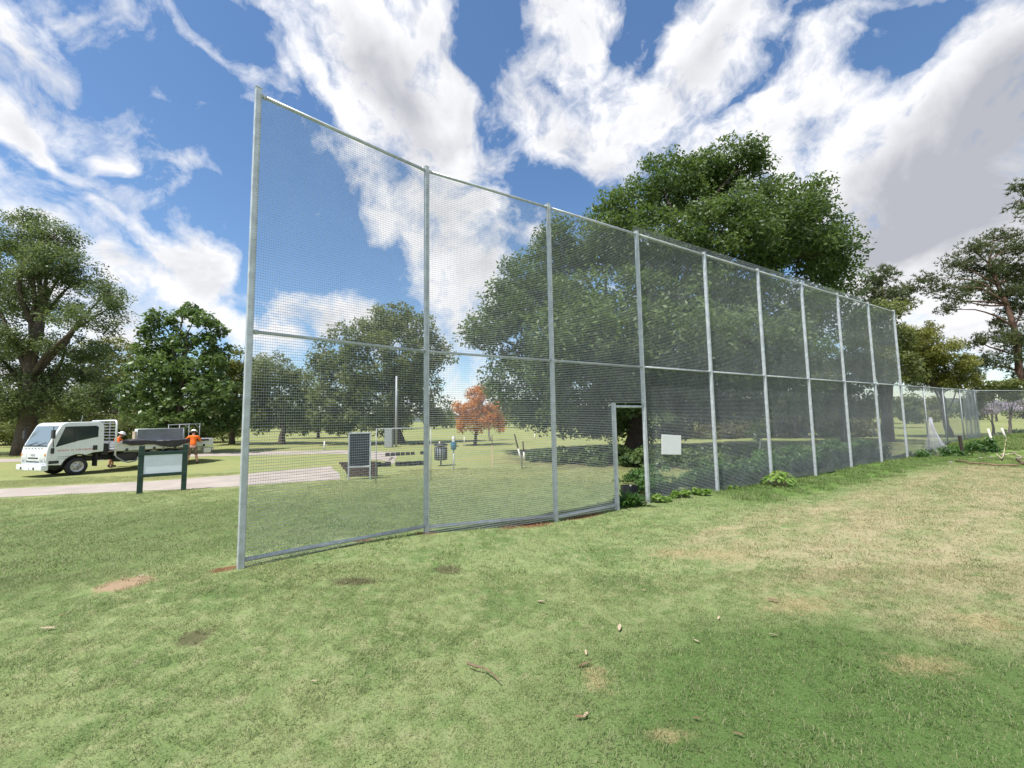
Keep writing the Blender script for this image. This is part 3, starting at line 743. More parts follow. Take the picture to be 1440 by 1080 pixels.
L_bright = leaf_mat('bright_new_leaf', (0.10, 0.20, 0.04), (0.26, 0.38, 0.09), 0.4)
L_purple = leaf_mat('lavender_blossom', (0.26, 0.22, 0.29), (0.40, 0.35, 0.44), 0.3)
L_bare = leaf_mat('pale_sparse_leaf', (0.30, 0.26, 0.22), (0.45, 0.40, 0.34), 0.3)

def clear_of_fence(Pn): return (fence_d(Pn[:, 0], Pn[:, 1]) < -0.7) | (Pn[:, 2] > 40)

tree('broad_leafed_tree', 'huge dense dark green tree spreading high above the tall mesh fence', (893, 640), 22.0, [
    (1032, 236, 54, 40, 0.5), (1062, 228, 20, 18, 0), (985, 262, 60, 45, 1.5), (930, 268, 62, 42, 0), (878, 302, 48, 36, -0.5), (1105, 292, 56, 38, 0), (1143, 328, 44, 40, 0.5), (1060, 310, 90, 50, -1.5),
    (1000, 340, 95, 50, -2.2), (925, 345, 80, 48, -2.0), (1120, 365, 80, 45, -1), (1165, 388, 34, 32, 0), (1160, 355, 28, 32, 1.5),
    (850, 350, 60, 50, -0.5), (795, 345, 42, 45, 0), (750, 395, 50, 45, 0), (705, 415, 30, 30, .3), (700, 462, 42, 36, -.5), (672, 468, 20, 16, 0),
    (780, 450, 80, 65, -1.5), (870, 440, 95, 70, -2.0), (970, 430, 95, 60, -2), (1070, 440, 85, 60, -1.5), (1150, 440, 60, 45, 0),
    (740, 530, 62, 50, -.5), (820, 545, 80, 50, -1.5), (910, 530, 80, 50, 1.5), (1000, 520, 75, 42, 0.5), (1090, 515, 60, 40, 1), (765, 585, 50, 26, 0.5), (850, 585, 60, 26, 2), (880, 606, 45, 18, 5), (935, 600, 50, 20, 5), (835, 608, 40, 16, 5), (985, 575, 40, 22, 4),
    (850, 470, 80, 50, -6), (950, 470, 90, 48, -6), (1050, 475, 80, 42, -5), (785, 500, 60, 45, -5), (900, 535, 80, 40, -5), (1000, 525, 80, 35, -4.5), (1110, 490, 60, 38, -4), (1080, 560, 70, 24, -1), (1010, 570, 60, 20, 0), (820, 585, 70, 22, -3)],
    L_big, 0.55, 0.21, 118000, clump=0.72, keep=clear_of_fence, trunk_top=0.5, depthk=0.9, clumpn=2.4, cat='tree')
# second stems of the big tree's stand, seen through the doorway
tree('tall_gum_tree', 'tall thin-leaved tree at the left edge behind the truck cab', (34, 641), 29.0, [
    (35, 318, 34, 26), (80, 335, 40, 24), (5, 350, 45, 35), (95, 372, 40, 20), (50, 385, 50, 28), (115, 400, 38, 18), (150, 415, 26, 18), (-20, 420, 60, 50), (55, 430, 55, 25), (120, 448, 50, 22),
    (160, 432, 20, 12), (20, 480, 55, 28), (90, 490, 50, 22), (55, 530, 62, 26), (125, 525, 38, 18), (15, 560, 60, 30), (90, 565, 60, 24), (-60, 500, 60, 70), (140, 560, 40, 20), (60, 350, 30, 20)],
    L_left, 0.55, 0.18, 46000, clump=0.72, trunk_top=0.70, clumpn=2.0, shell=0.55, aspect=0.45, twig=0.8)
tree('magnolia_tree', 'dark glossy green tree with open lobed top behind the truck tray', (258, 636), 27.0, [
    (264, 434, 17, 11), (276, 446, 14, 12), (222, 444, 15, 9), (212, 464, 14, 14), (246, 456, 11, 9), (290, 464, 22, 20), (255, 482, 26, 16), (225, 492, 28, 20), (300, 490, 24, 20), (280, 515, 40, 24),
    (230, 525, 48, 26), (205, 560, 34, 30), (255, 560, 44, 26), (300, 555, 36, 28), (320, 585, 22, 20), (230, 590, 40, 16), (290, 590, 36, 16)],
    L_dark, 0.20, 0.30, 8500, clump=0.5, trunk_top=0.75, clumpn=1.7, aspect=0.5)
for args in [
    ('leafy_tree', 'yellow-green rounded tree behind the gap right of the tall left tree', (165, 628), 46, [(160, 498, 38, 22), (130, 530, 42, 32), (185, 535, 40, 34), (150, 575, 60, 34), (205, 590, 34, 24), (115, 595, 30, 24)], L_yel, 0.35, 0.30, 11000),
    ('leafy_tree', 'deep green tree low behind the truck cab', (95, 630), 40, [(80, 575, 52, 30), (115, 600, 40, 22), (45, 600, 45, 25), (150, 605, 34, 18)], L_mid, 0.3, 0.26, 8000),
    ('leafy_tree', 'yellow-topped tree just left of the first tall post', (326, 626), 37, [(322, 508, 26, 18), (345, 530, 30, 26), (312, 550, 28, 26), (350, 575, 28, 24), (318, 590, 24, 16)], L_yel, 0.24, 0.26, 7500),
    ('leafy_tree', 'round grey-green tree behind the lower first mesh panel', (396, 625), 36, [(390, 520, 38, 22), (362, 545, 32, 28), (418, 548, 28, 28), (388, 572, 44, 26), (430, 585, 28, 18), (350, 590, 24, 20)], L_mid, 0.28, 0.25, 9500),
    ('leafy_tree', 'large round-headed tree filling the middle of the first two mesh bays', (563, 632), 34, [(545, 450, 38, 20), (580, 465, 36, 26), (505, 478, 38, 24), (468, 505, 24, 34), (610, 500, 24, 26), (545, 500, 55, 38), (590, 535, 40, 34), (495, 535, 45, 36), (545, 560, 60, 34), (475, 572, 35, 30), (610, 575, 20, 22), (520, 590, 60, 22)], L_mid, 0.42, 0.28, 21000),
    ('leafy_tree', 'bushy mid-green tree low behind the worker at the tray', (285, 626), 42, [(285, 590, 30, 22), (262, 600, 26, 18), (310, 602, 26, 16), (288, 612, 44, 10)], L_mid, 0.2, 0.26, 5000),
    ('leafy_tree', 'bushy mid-green tree low between the truck cab and the magnolia', (205, 628), 44, [(200, 600, 34, 20), (230, 606, 26, 16), (172, 606, 26, 16), (200, 615, 50, 9)], L_mid, 0.2, 0.26, 5500),
    ('leafy_tree', 'bushy yellow-green tree at the left edge behind the tall tree trunk', (-5, 628), 44, [(0, 596, 34, 24), (30, 606, 26, 16), (-30, 604, 30, 18), (5, 616, 50, 9)], L_yel, 0.2, 0.26, 5500),
    ('leafy_tree', 'low dark tree between the round tree and the large-headed tree', (448, 622), 48, [(445, 565, 30, 25), (425, 590, 34, 20), (465, 595, 30, 18)], L_mid, 0.2, 0.3, 4500),
]:
    tree(*args[:3], args[3], args[4], args[5], args[6], args[7], args[8], clump=0.8, group='park trees beyond the path', clumpn=1.9)
tree('autumn_tree', 'small rounded orange autumn tree on the far grass', (667, 627), 30.0, [(675, 556, 18, 14), (656, 575, 17, 16), (690, 577, 17, 16), (672, 590, 28, 15), (650, 597, 12, 9), (698, 598, 12, 9)], L_orange, 0.13, 0.16, 5200, clump=0.4, clumpn=2.2)
tree('bare_tree', 'pale nearly leafless tree directly behind the orange tree', (690, 618), 36.0, [(682, 545, 14, 10), (698, 560, 14, 14), (690, 580, 16, 14)], L_bare, 0.10, 0.10, 1100, clump=0.5, bark=M_bark_p, clumpn=1.8, twig=2)
# right-hand trees
tree('dark_tree', 'dark spreading tree with a low crown behind the sixth and seventh mesh bays', (1121, 614), 33, [(1125, 560, 45, 26), (1085, 570, 35, 18), (1160, 570, 35, 20), (1120, 535, 50, 28)], L_mid, 0.25, 0.24, 6500, clump=0.7, clumpn=1.7, group='trees behind the right half of the fence')
tree('dark_tree', 'leaning dark tree with drooping limbs behind the eighth mesh bay', (1190, 622), 27, [(1180, 545, 40, 24), (1150, 575, 24, 12), (1210, 560, 30, 26), (1195, 510, 40, 28), (1165, 600, 16, 8)], L_mid, 0.22, 0.22, 6000, clump=0.6, clumpn=1.6, lean=0.9, group='trees behind the right half of the fence')
tree('thick_trunked_tree', 'thick-trunked dark tree behind the last tall mesh bay', (1249, 634), 25, [(1235, 470, 40, 30), (1215, 500, 40, 30), (1250, 520, 40, 24), (1225, 440, 36, 22), (1265, 480, 14, 20)], L_mid, 0.36, 0.2, 7500, clump=0.6, clumpn=1.6, lean=0.1)
tree('pine_tree', 'small pine showing above the far end of the tall fence', (1246, 612), 46, [(1240, 390, 24, 14), (1232, 410, 28, 14), (1258, 415, 20, 12), (1248, 432, 34, 12), (1272, 428, 16, 8)], L_pine, 0.22, 0.36, 7000, clump=0.7, style='needle', trunk_top=0.95, clumpn=2.2, bark=M_bark_r)
tree('feathery_tree', 'olive-yellow feathery tree just right of the last tall post', (1336, 618), 30, [(1285, 470, 30, 18), (1300, 490, 38, 24), (1285, 515, 34, 24), (1330, 515, 34, 20), (1350, 535, 24, 12), (1305, 535, 40, 14)], L_olive, 0.2, 0.26, 12000, clump=0.55, aspect=0.25, droop=0.8, clumpn=2.0, twig=1.5)
tree('pine_tree', 'tall open pine with reddish leaning trunk at the right edge', (1456, 608), 30, [
    (1398, 338, 26, 11), (1370, 352, 24, 11), (1425, 350, 24, 14), (1350, 372, 26, 12), (1385, 378, 32, 12), (1420, 385, 28, 16), (1302, 394, 17, 9), (1328, 408, 26, 9), (1372, 405, 30, 10), (1290, 408, 14, 7), (1405, 415, 34, 12), (1345, 420, 24, 7),
    (1435, 430, 26, 20), (1330, 436, 12, 5), (1395, 455, 24, 10), (1420, 475, 30, 14), (1375, 480, 20, 9), (1450, 390, 30, 30), (1445, 480, 24, 22), (1400, 510, 30, 14), (1440, 525, 26, 20), (1372, 525, 22, 10)],
    L_pine, 0.26, 0.22, 30000, clump=0.62, style='needle', bark=M_bark_r, trunk_top=0.86, clumpn=1.6, shell=0.4, lean=0.75, twig=1.6)
tree('pine_tree', 'pine branch tips reaching in at the upper right corner of the view', (1530, 610), 26, [(1437, 285, 17, 12), (1446, 300, 18, 14), (1440, 262, 12, 6), (1500, 280, 40, 30), (1530, 340, 50, 40)], L_pine, 0.34, 0.28, 6000, clump=0.5, style='needle', bark=M_bark_r, trunk_top=0.9, clumpn=1.6)
tree('young_tree', 'slender forked tree behind the low fence, nearer the white stakes', (1398, 606), 30, [(1392, 550, 26, 10), (1375, 565, 18, 8), (1410, 552, 20, 9)], L_mid, 0.09, 0.2, 1500, clump=0.5, group='slim trees beyond the low fence', clumpn=1.5)
tree('young_tree', 'slender forked tree behind the low fence at the right edge', (1419, 612), 28, [(1425, 545, 22, 10), (1440, 556, 18, 10), (1412, 540, 14, 8)], L_mid, 0.11, 0.2, 1500, clump=0.5, group='slim trees beyond the low fence', clumpn=1.5)
tree('jacaranda_tree', 'far lavender-flowering tree beyond the low fence', (1402, 590), 75, [(1398, 573, 20, 5), (1416, 570, 14, 7), (1385, 577, 14, 3)], L_purple, 0.2, 0.5, 900, clump=1.2)
# sapling in a pale guard
sp_b = ground_at(1071, 657)
sap = tree('staked_sapling', 'young tree with a dark bushy head on a pale trunk behind the sixth mesh bay', tuple(sp_b), sp_b[1], [(1066, 606, 10, 9), (1072, 600, 8, 6), (1060, 612, 7, 6)], L_dark, 0.045, 0.14, 700, clump=0.16, bark=M_whitep, trunk_top=0.8, limbs=False, clumpn=1.6)
# far tree line: separate crowns
specs = [(610, 92, 16, 10, L_mid), (628, 100, 20, 9, L_mid), (708, 96, 20, 16, L_mid), (735, 90, 22, 20, L_yel), (765, 95, 24, 18, L_mid), (800, 92, 22, 15, L_mid), (835, 90, 20, 14, L_yel), (870, 88, 20, 14, L_olive),
         (905, 85, 20, 14, L_mid), (945, 80, 22, 15, L_mid), (988, 62, 20, 13, L_olive), (1036, 58, 26, 17, L_olive), (1070, 75, 20, 15, L_mid), (1098, 85, 20, 14, L_olive), (1140, 90, 22, 16, L_mid), (1180, 88, 26, 18, L_olive),
         (1222, 80, 24, 18, L_mid), (1275, 70, 26, 18, L_mid), (1315, 78, 24, 16, L_olive), (1362, 90, 26, 14, L_mid), (1440, 95, 30, 16, L_mid), (480, 85, 26, 18, L_mid), (430, 95, 26, 20, L_yel), (378, 90, 26, 18, L_mid), (560, 92, 26, 16, L_mid), (250, 80, 36, 22, L_mid), (190, 90, 36, 22, L_mid), (20, 75, 40, 30, L_mid), (75, 85, 36, 24, L_mid)]
tall_desc = {id(L_mid): 'dull green', id(L_yel): 'yellow-green', id(L_olive): 'olive'}
seen_desc = {}
spots_word = ['left of the orange tree', 'just left of the orange tree', 'right of the orange tree', 'left of the third tall post', 'right of the third tall post', 'in the third mesh bay', 'above the doorway jamb', 'behind the doorway',
              'above the white notice', 'right of the white notice', 'beside the fifth tall post', 'left of the pale sapling', 'right of the pale sapling', 'behind the sixth tall post', 'behind the seventh tall post', 'between seventh and eighth posts',
              'behind the ninth post', 'behind the last tall post', 'behind the first low panels', 'behind the doubled low panel', 'at the right edge', 'left of the framed board', 'above the white marker post', 'behind the first mesh panel foot',
              'behind the low blocks', 'behind the worker at the tray', 'behind the truck tray', 'left of the truck cab', 'behind the truck cab']
for (px, Y, rx, ry, lm), wd in zip(specs, spots_word):
    hx = 590 - (px - 720) * 0.0168
    tree('distant_tree', f'{tall_desc[id(lm)]} distant tree on the far field, {wd}', (px, hx + 1.8 * FPX / Y), Y,
         [(px - rx * .35, hx - ry * .5, rx * .6, ry * .55), (px + rx * .35, hx - ry * .35, rx * .6, ry * .5), (px, hx - ry, rx * .55, ry * .5), (px, hx + 2, rx * .9, ry * .45)],
         lm, 0.25, 0.55, 1500, clump=1.3, group='far trees across the field', limbs=False, clumpn=1.8)

# ------------------------------------------------------------------ shrubs and plants
def shrub(name, label, c, rx, ry, h, M_leaf, size, n, group=None, aspect=0.5, clump=0.22, cat='shrub', up=0.7):
    B = np.array([c[0], c[1], hz(c[0], c[1])])
    root = empty(name, B); tag(root, label, cat, group)
    nc = max(6, int(rx * ry * 40))
    d = rand_dirs(nc); d[:, 2] = np.abs(d[:, 2])
    cen = d * (0.45 + 0.55 * rng.random((nc, 1))) * np.array([rx, ry, h * 0.85]) + np.array([0, 0, 0.05])
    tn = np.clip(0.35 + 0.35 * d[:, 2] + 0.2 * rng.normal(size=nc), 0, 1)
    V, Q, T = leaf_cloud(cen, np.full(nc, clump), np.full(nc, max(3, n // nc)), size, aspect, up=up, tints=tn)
    V[:, 2] = np.maximum(V[:, 2], 0.01)
    link('foliage', quads_mesh('foliage', V, Q, M_leaf, T), root)
    mb = MB()
    for q in cen[:: max(1, nc // 12)]:
        mb.tube(curve_pts((q[0] * .2, q[1] * .2, -0.05), q, 0.08, 3), [0.012, 0.010, 0.008, 0.005], 5, False)
    mb.obj('stem', M_bark, root, True)
    return root
def behind(i, s, d):          # a spot behind the mesh of bay i
    a = bay_ang[i]; v = rotz(a) @ Vector((s, d, 0)); return (POSTS[i, 0] + v[0], POSTS[i, 1] + v[1])
hedge = [(4, 0.9, 0.9, .75, .65, .62, 'low leafy bush with pale seed heads behind the fifth post'), (4, 2.0, 1.1, .8, .7, .70, 'leafy bush behind the middle of the fifth mesh bay'),
         (5, 0.9, 1.0, .75, .65, .62, 'leafy bush behind the bright green plant'), (5, 2.0, 1.2, .85, .7, .85, 'taller leafy bush behind the seventh post'), (6, 0.8, 1.0, .85, .7, .80, 'leafy bush just right of the seventh post'),
         (6, 1.9, 1.1, .9, .7, .90, 'leafy bush left of the eighth post'), (7, 0.7, 1.0, .9, .7, 0.85, 'leafy bush right of the eighth post'), (7, 1.9, 1.2, .95, .7, 1.0, 'tall leafy bush left of the ninth post'),
         (8, 0.7, 1.0, .9, .7, 0.85, 'leafy bush right of the ninth post'), (8, 1.9, 1.0, .9, .7, 0.8, 'leafy bush at the foot of the last tall post')]
for i, s, d, rx, ry, h, lab in hedge:
    c = behind(i, s, d)
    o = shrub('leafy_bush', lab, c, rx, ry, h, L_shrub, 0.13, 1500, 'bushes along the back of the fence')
for k, (px, py, rx, h, lab) in enumerate([(872, 652, 1.0, 0.8, 'dark bush in shade seen in the left of the doorway'), (900, 655, 0.9, 0.7, 'dark bush in shade seen in the right of the doorway'), (940, 654, 1.7, 0.75, 'dark low bush in shade behind the white notice'),
                                          (985, 654, 1.8, 0.7, 'dark low bush in shade left of the fifth post'), (1035, 652, 1.8, 0.7, 'dark low bush in shade beside the pale sapling'), (830, 652, 1.6, 0.7, 'dark low bush in shade left of the doorway jamb'), (780, 648, 1.3, 0.6, 'dark low bush behind the third post'),
                                          (1110, 650, 1.8, 0.7, 'dark low bush in shade behind the sixth post'), (1160, 647, 1.8, 0.7, 'dark low bush in shade behind the seventh post')]):
    g = ground_at(px, py); shrub('shade_bush', lab, g, rx, rx * .8, h, L_dark, 0.16, 2200, 'bushes in the shade of the big tree')
for px, h, rx, lab in [(955, 1.7, 2.0, 'olive scrub bush on the field behind the white notice'), (1005, 2.0, 2.3, 'olive scrub bush on the field just left of the fifth post'), (1050, 2.2, 2.4, 'tall olive scrub bush on the field behind the pale sapling'), (1098, 1.9, 2.2, 'olive scrub bush on the field right of the pale sapling'), (1145, 2.1, 2.4, 'olive scrub bush on the field behind the seventh post'), (1200, 2.0, 2.2, 'olive scrub bush on the field behind the eighth post')]:
    c_ = at(px, 610, 33.0 + rng.random() * 3); shrub('scrub_bush', lab, c_, rx, rx * .7, h, L_scrub, 0.22, 2600, 'scrub bushes on the field', clump=0.4)
g = ground_at(1097, 684)
def big_leaf_plant(name, label, c, r, h, n, size, M_leaf, aspect=0.6):
    B = np.array([c[0], c[1], hz(c[0], c[1])]); root = empty(name, B); tag(root, label, 'plant')
    mb = MB()
    V = []; Q = []; T = []
    for k in range(n):
        an = rng.random() * 6.28; rr = r * (0.25 + 0.75 * rng.random()); zz_ = h * (1 - 0.6 * (rr / r) ** 2) * (0.6 + 0.4 * rng.random())
        p_ = np.array([math.cos(an) * rr, math.sin(an) * rr, zz_])
        out = np.array([math.cos(an), math.sin(an), -0.3 - 0.4 * rng.random()]); out /= np.linalg.norm(out)
        side = np.array([-math.sin(an), math.cos(an), 0.2 * rng.normal()]); s = size * (0.7 + .6 * rng.random())
        up_ = np.cross(side, out); up_ = up_ if up_[2] > 0 else -up_
        k0 = len(V)
        V += [p_ - out * s * .4, p_ + side * s * aspect * .5 + up_ * s * .06, p_ + out * s * .6, p_ - side * s * aspect * .5 + up_ * s * .06]
        Q += [(k0, k0 + 1, k0 + 2, k0 + 3)]; T.append(np.clip(0.5 + .3 * rng.normal(), 0, 1))
        mb.tube(curve_pts((0, 0, -0.03), p_ - out * s * .4, .08, 3), [.008, .007, .006, .004], 5, False)
    link('leaves', quads_mesh('leaves', np.array(V), np.array(Q), M_leaf, np.array(T)), root)
    mb.obj('stem', M_cane, root, True)
    return root
big_leaf_plant('broad_leafed_plant', 'bright yellow-green broad-leafed plant at the fence foot beside the sixth post', g, 0.38, 0.42, 95, 0.17, L_bright)
def strap_plant(label, c, n, L, M_leaf):
    B = np.array([c[0], c[1], hz(c[0], c[1])]); root = empty('strap_leafed_plant', B); tag(root, label, 'plant')
    V = []; Q = []; T = []
    for k in range(n):
        an = rng.random() * 6.28; s = L * (0.6 + .5 * rng.random()); w_ = 0.03 * (0.7 + .6 * rng.random()); lean = 0.35 + 0.5 * rng.random()
        side = np.array([-math.sin(an), math.cos(an), 0]); k0 = len(V); o0 = rng.normal(size=3) * np.array([.10, .10, 0]); t = np.clip(.45 + .3 * rng.normal(), 0, 1)
        for j in range(5):
            f = j / 4; p_ = o0 + np.array([math.cos(an), math.sin(an), 0]) * s * lean * f + np.array([0, 0, s * (f * 0.95 - 0.62 * lean * f * f * 1.5)])
            ww = w_ * (1 - f ** 2 * .95); V += [p_ - side * ww, p_ + side * ww]
        for j in range(4): Q.append((k0 + 2 * j, k0 + 2 * j + 1, k0 + 2 * j + 3, k0 + 2 * j + 2)); T.append(t)
    link('leaves', quads_mesh('leaves', np.array(V), np.array(Q), M_leaf, np.array(T)), root)
    shrub_c = MB().tube([(0, 0, -0.05), (0, 0, 0.08)], [0.05, 0.03], 7).obj('stem', M_bark, root, True)
    return root
strap_plant('dark green strap-leafed clump growing in the doorway gap', ground_at(885, 711), 140, 0.52, L_shrub)
gp = ground_at(885, 697)
pot = empty('plant_crate', gp); tag(pot, 'black open plastic crate standing behind the strap-leafed clump', 'crate')
mb = MB()
for sx in (-1, 1): mb.box((sx * .16, 0, .11), (.016, .26, .25))
for sy in (-1, 1): mb.box((0, sy * .122, .11), (.304, .016, .25))
mb.box((0, 0, .0), (.304, .228, .016)); mb.obj('tub', M_pot, pot); MB().box((0.03, -.02, .21), (.04, .012, .08)).obj('tag', M_whitep, pot)
for k, (px, py, lab) in enumerate([(955, 700, 'creeping green weeds at the fence foot right of the doorway'), (985, 696, 'creeping green weeds at the fence foot left of the fifth post'), (1030, 689, 'creeping green weeds right of the fifth post'), (925, 706, 'creeping green weeds beside the doorway post')]):
    shrub('weed_patch', lab, ground_at(px, py), 0.34, 0.20, 0.10, L_bright, 0.07, 420, 'weeds along the fence foot', 0.7, 0.08, 'weeds')

# ------------------------------------------------------------------ truck
TA = math.radians(180 + 69)          # heading
wheel_pt = ground_at(106, 668)
truck = empty('flatbed_truck', (wheel_pt[0], wheel_pt[1], wheel_pt[2]), TA)
tag(truck, 'white cab-over flatbed truck parked on the grass behind the path', 'truck')
WY = 0.86                             # the near wheels sit this far left of the truck's centre line
v = rotz(TA) @ Vector((0, WY, 0))
truck.location = (wheel_pt[0] - v[0], wheel_pt[1] - v[1], wheel_pt[2])
def arc(cx, cz, r, a0, a1, n): return [(cx + r * math.cos(math.radians(a0 + (a1 - a0) * k / n)), cz + r * math.sin(math.radians(a0 + (a1 - a0) * k / n))) for k in range(n + 1)]
prof = [(0.93, 0.50), (0.97, 0.70), (0.96, 1.00), (0.92, 1.24), (0.58, 2.08), (0.50, 2.16), (0.38, 2.20), (-0.60, 2.22), (-0.74, 2.16), (-0.80, 2.0), (-0.82, 1.4), (-0.82, 0.92), (-0.50, 0.90)] + arc(0, 0.36, 0.50, 118, 22, 9) + [(0.50, 0.46)]
MB().prism(prof, -0.98, 0.98).obj('cab', M_white, truck, bevel=0.035, seg=3)
sw = [(0.72, 1.20), (0.46, 2.02), (-0.52, 2.04), (-0.60, 1.98), (-0.60, 1.56), (0.05, 1.42)]
for sy in (1, -1):
    door = MB().prism([(0.80, 0.62), (0.82, 1.18), (0.49, 2.07), (-0.58, 2.10), (-0.66, 2.02), (-0.66, 0.98), (-0.42, 0.96)] + arc(0, 0.36, 0.58, 112, 34, 6), sy * 0.982, sy * 0.990).obj('door', M_white, truck)
    MB().prism(sw, sy * 0.991, sy * 0.997).obj('window', M_glass, door)
    MB().box((-0.52, sy * 1.0, 1.10), (0.15, 0.018, 0.20)).obj('handle', M_dark, door, bevel=0.01)
    MB().prism([(0.13, 1.36), (0.15, 2.03), (0.19, 2.03), (0.17, 1.38)], sy * 0.9975, sy * 1.001).obj('window_divider', M_dark, door)
    mir = MB().box((0.86, sy * 1.12, 1.72), (0.07, 0.17, 0.34)).tube([(0.80, sy * 1.0, 2.0), (0.86, sy * 1.12, 2.02), (0.86, sy * 1.12, 1.5), (0.78, sy * 1.0, 1.2)], 0.014, 6).obj('mirror', M_dark, truck, bevel=0.0)
    MB().box((0.80, sy * 1.0, 1.06), (0.10, 0.03, 0.22)).obj('mirror_mount', M_dark, truck, bevel=0.01)
    MB().box((0.74, sy * 0.988, 0.60), (0.30, 0.02, 0.12)).obj('step_panel', M_dark, truck, bevel=0.01)
# red lettering band too small to read in the photo: short irregular marks
lt = MB(); xx = 0.64
for k in range(17):
    wd = random.choice([0.035, 0.045, 0.055]); hh = random.choice([0.05, 0.06, 0.065])
    if k in (6, 8): xx -= 0.05
    lt.box((xx, 0.993, 1.055), (wd, 0.004, hh)); xx -= wd + 0.017
lt.obj('lettering', M_redink, truck)
lt = MB(); [lt.box((0.62 - k * 0.055, 0.993, 0.80), (0.036, 0.004, 0.03)) for k in range(7)]; [lt.box((0.66 - k * 0.05, 0.993, 0.72), (0.034, 0.004, 0.025)) for k in range(6)]
lt.obj('lettering', M_ink, truck)
# front
def front_quad(y0, y1, x0, z0, x1, z1, t=0.012):
    return MB().prism([(x0, z0), (x0 + t, z0 + t * .3), (x1 + t, z1 + t * .3), (x1, z1)], y0, y1)
front_quad(-0.84, 0.84, 0.905, 1.29, 0.595, 2.055, 0.012).obj('windscreen', M_wind, truck)
front_quad(-0.90, 0.90, 0.930, 1.235, 0.912, 1.275, 0.014).obj('wiper_panel', M_dark, truck)
for (a, b) in (((-0.5, 0.02), (0.1, 0.14)), ((0.15, 0.02), (0.75, 0.12))):
    MB().tube([(0.925, a[0], 1.27 + a[1]), (0.905, b[0], 1.28 + b[1])], 0.009, 5).obj('wiper', M_dark, truck)
MB().box((0.972, 0, 0.77), (0.022, 0.78, 0.055)).obj('grille_slot', M_dark, truck, bevel=0.008)
MB().box((0.966, 0, 0.62), (0.022, 0.98, 0.05)).obj('grille_slot', M_dark, truck, bevel=0.008)
for k in range(6): MB().box((0.966, -0.62 + k * 0.25, 1.16), (0.02, 0.07, 0.03)).obj('vent_slot', M_dark, truck)
for sy in (1, -1):
    hl = MB().prism([(0.955, 0.60), (0.985, 0.60), (0.985, 0.78), (0.965, 0.98), (0.945, 0.98)], sy * 0.50, sy * 0.93).obj('headlight', M_lamp, truck, bevel=0.02)
    MB().box((0.955, sy * 0.90, 0.90), (0.06, 0.08, 0.10)).obj('indicator', M_amber, hl, bevel=0.01)
    MB().box((0.99, sy * 0.70, 0.66), (0.02, 0.16, 0.10)).obj('reflector', M_grey, hl, bevel=0.02)
bump = MB().box((0.98, 0, 0.40), (0.22, 1.96, 0.24)).obj('bumper', M_white, truck, bevel=0.04)
MB().box((1.10, -0.10, 0.36), (0.012, 0.36, 0.11)).obj('number_plate', M_board, bump)
for y in (-0.55, 0.42): MB().tube([(1.08, y, 0.37), (1.10, y, 0.37)], 0.055, 12).obj('fog_lamp', M_dark, bump)
badge_c = bpy.data.curves.new('badge', 'FONT'); badge_c.body = 'ISUZU'; badge_c.size = 0.12; badge_c.extrude = 0.003; badge_c.align_x = 'CENTER'; badge_c.materials.append(M_ink)
tmp = bpy.data.objects.new('badge_text', badge_c); badge_me = bpy.data.meshes.new_from_object(tmp); bpy.data.objects.remove(tmp)
if not badge_me.materials: badge_me.materials.append(M_ink)
bd = link('badge', badge_me, truck); bd.location = (0.984, 0.0, 0.86); bd.rotation_euler = (math.pi / 2, 0, math.pi / 2)
MB().tube([(-0.3, 0.3, 2.2), (-0.34, 0.3, 2.5)], 0.008, 5).obj('aerial', M_grey, truck)
# wheels
def wheel(x, y, out, dual=False):
    r = 0.355; ww = 0.21
    ty = MB().lathe([(r * .62, -ww / 2), (r * .93, -ww / 2), (r, -ww * .36), (r, ww * .36), (r * .93, ww / 2), (r * .62, ww / 2)], (x, y, r), 'Y', 28, False).obj('wheel', M_black, truck, True)
    d = out * ww * (0.10 if not dual else -0.2)
    rm = MB().lathe([(r * .64, d - .02 * out), (r * .66, out * ww * .50), (r * .60, out * ww * .46), (r * .54, out * ww * .30), (r * .36, d + .04 * out), (r * .30, d + .05 * out), (r * .26, d + .09 * out), (0.02, d + .10 * out)], (x, y, r), 'Y', 24).obj('rim', M_rim, ty, True)
    for k in range(6):
        a = k * math.pi / 3 + .2
        MB().tube([(x + .125 * math.cos(a), y + d + .03 * out, r + .125 * math.sin(a)), (x + .125 * math.cos(a), y + d + .075 * out, r + .125 * math.sin(a))], 0.016, 6).obj('wheel_nut', M_dark, ty)
    return ty
RX = -3.6
for sy in (1, -1):
    wheel(0.0, sy * 0.84, sy); wheel(RX, sy * 0.86, sy, True); wheel(RX, sy * 0.62, sy, True)
    MB().prism(arc(0, 0.36, 0.53, 125, 10, 8) + arc(0, 0.36, 0.485, 10, 125, 8), sy * 0.70, sy * 0.97).obj('wheel_arch', M_dark, truck)
    MB().box((-0.62, sy * 0.80, 0.58), (0.03, 0.34, 0.55)).obj('mud_flap', M_black, truck)
    MB().prism(arc(RX, 0.36, 0.50, 155, 25, 8) + arc(RX, 0.36, 0.46, 25, 155, 8), sy * 0.50, sy * 0.98).obj('mudguard', M_dark, truck)
    MB().box((-2.2, sy * 0.36, 0.62), (5.2, 0.08, 0.20)).obj('chassis_rail', M_dark, truck)
MB().tube([(0, -0.8, .355), (0, 0.8, .355)], 0.06, 8).obj('axle', M_dark, truck); MB().tube([(RX, -0.8, .355), (RX, 0.8, .355)], 0.08, 8).obj('axle', M_dark, truck)
MB().box((-1.75, 0.66, 0.60), (0.80, 0.42, 0.38)).obj('fuel_tank', M_dark, truck, bevel=0.06)
MB().box((-1.9, -0.66, 0.62), (0.7, 0.40, 0.34)).obj('tool_box', M_dark, truck, bevel=0.02)
MB().box((0.30, 0, 0.55), (0.9, 1.3, 0.5)).obj('engine', M_dark, truck, bevel=0.05)
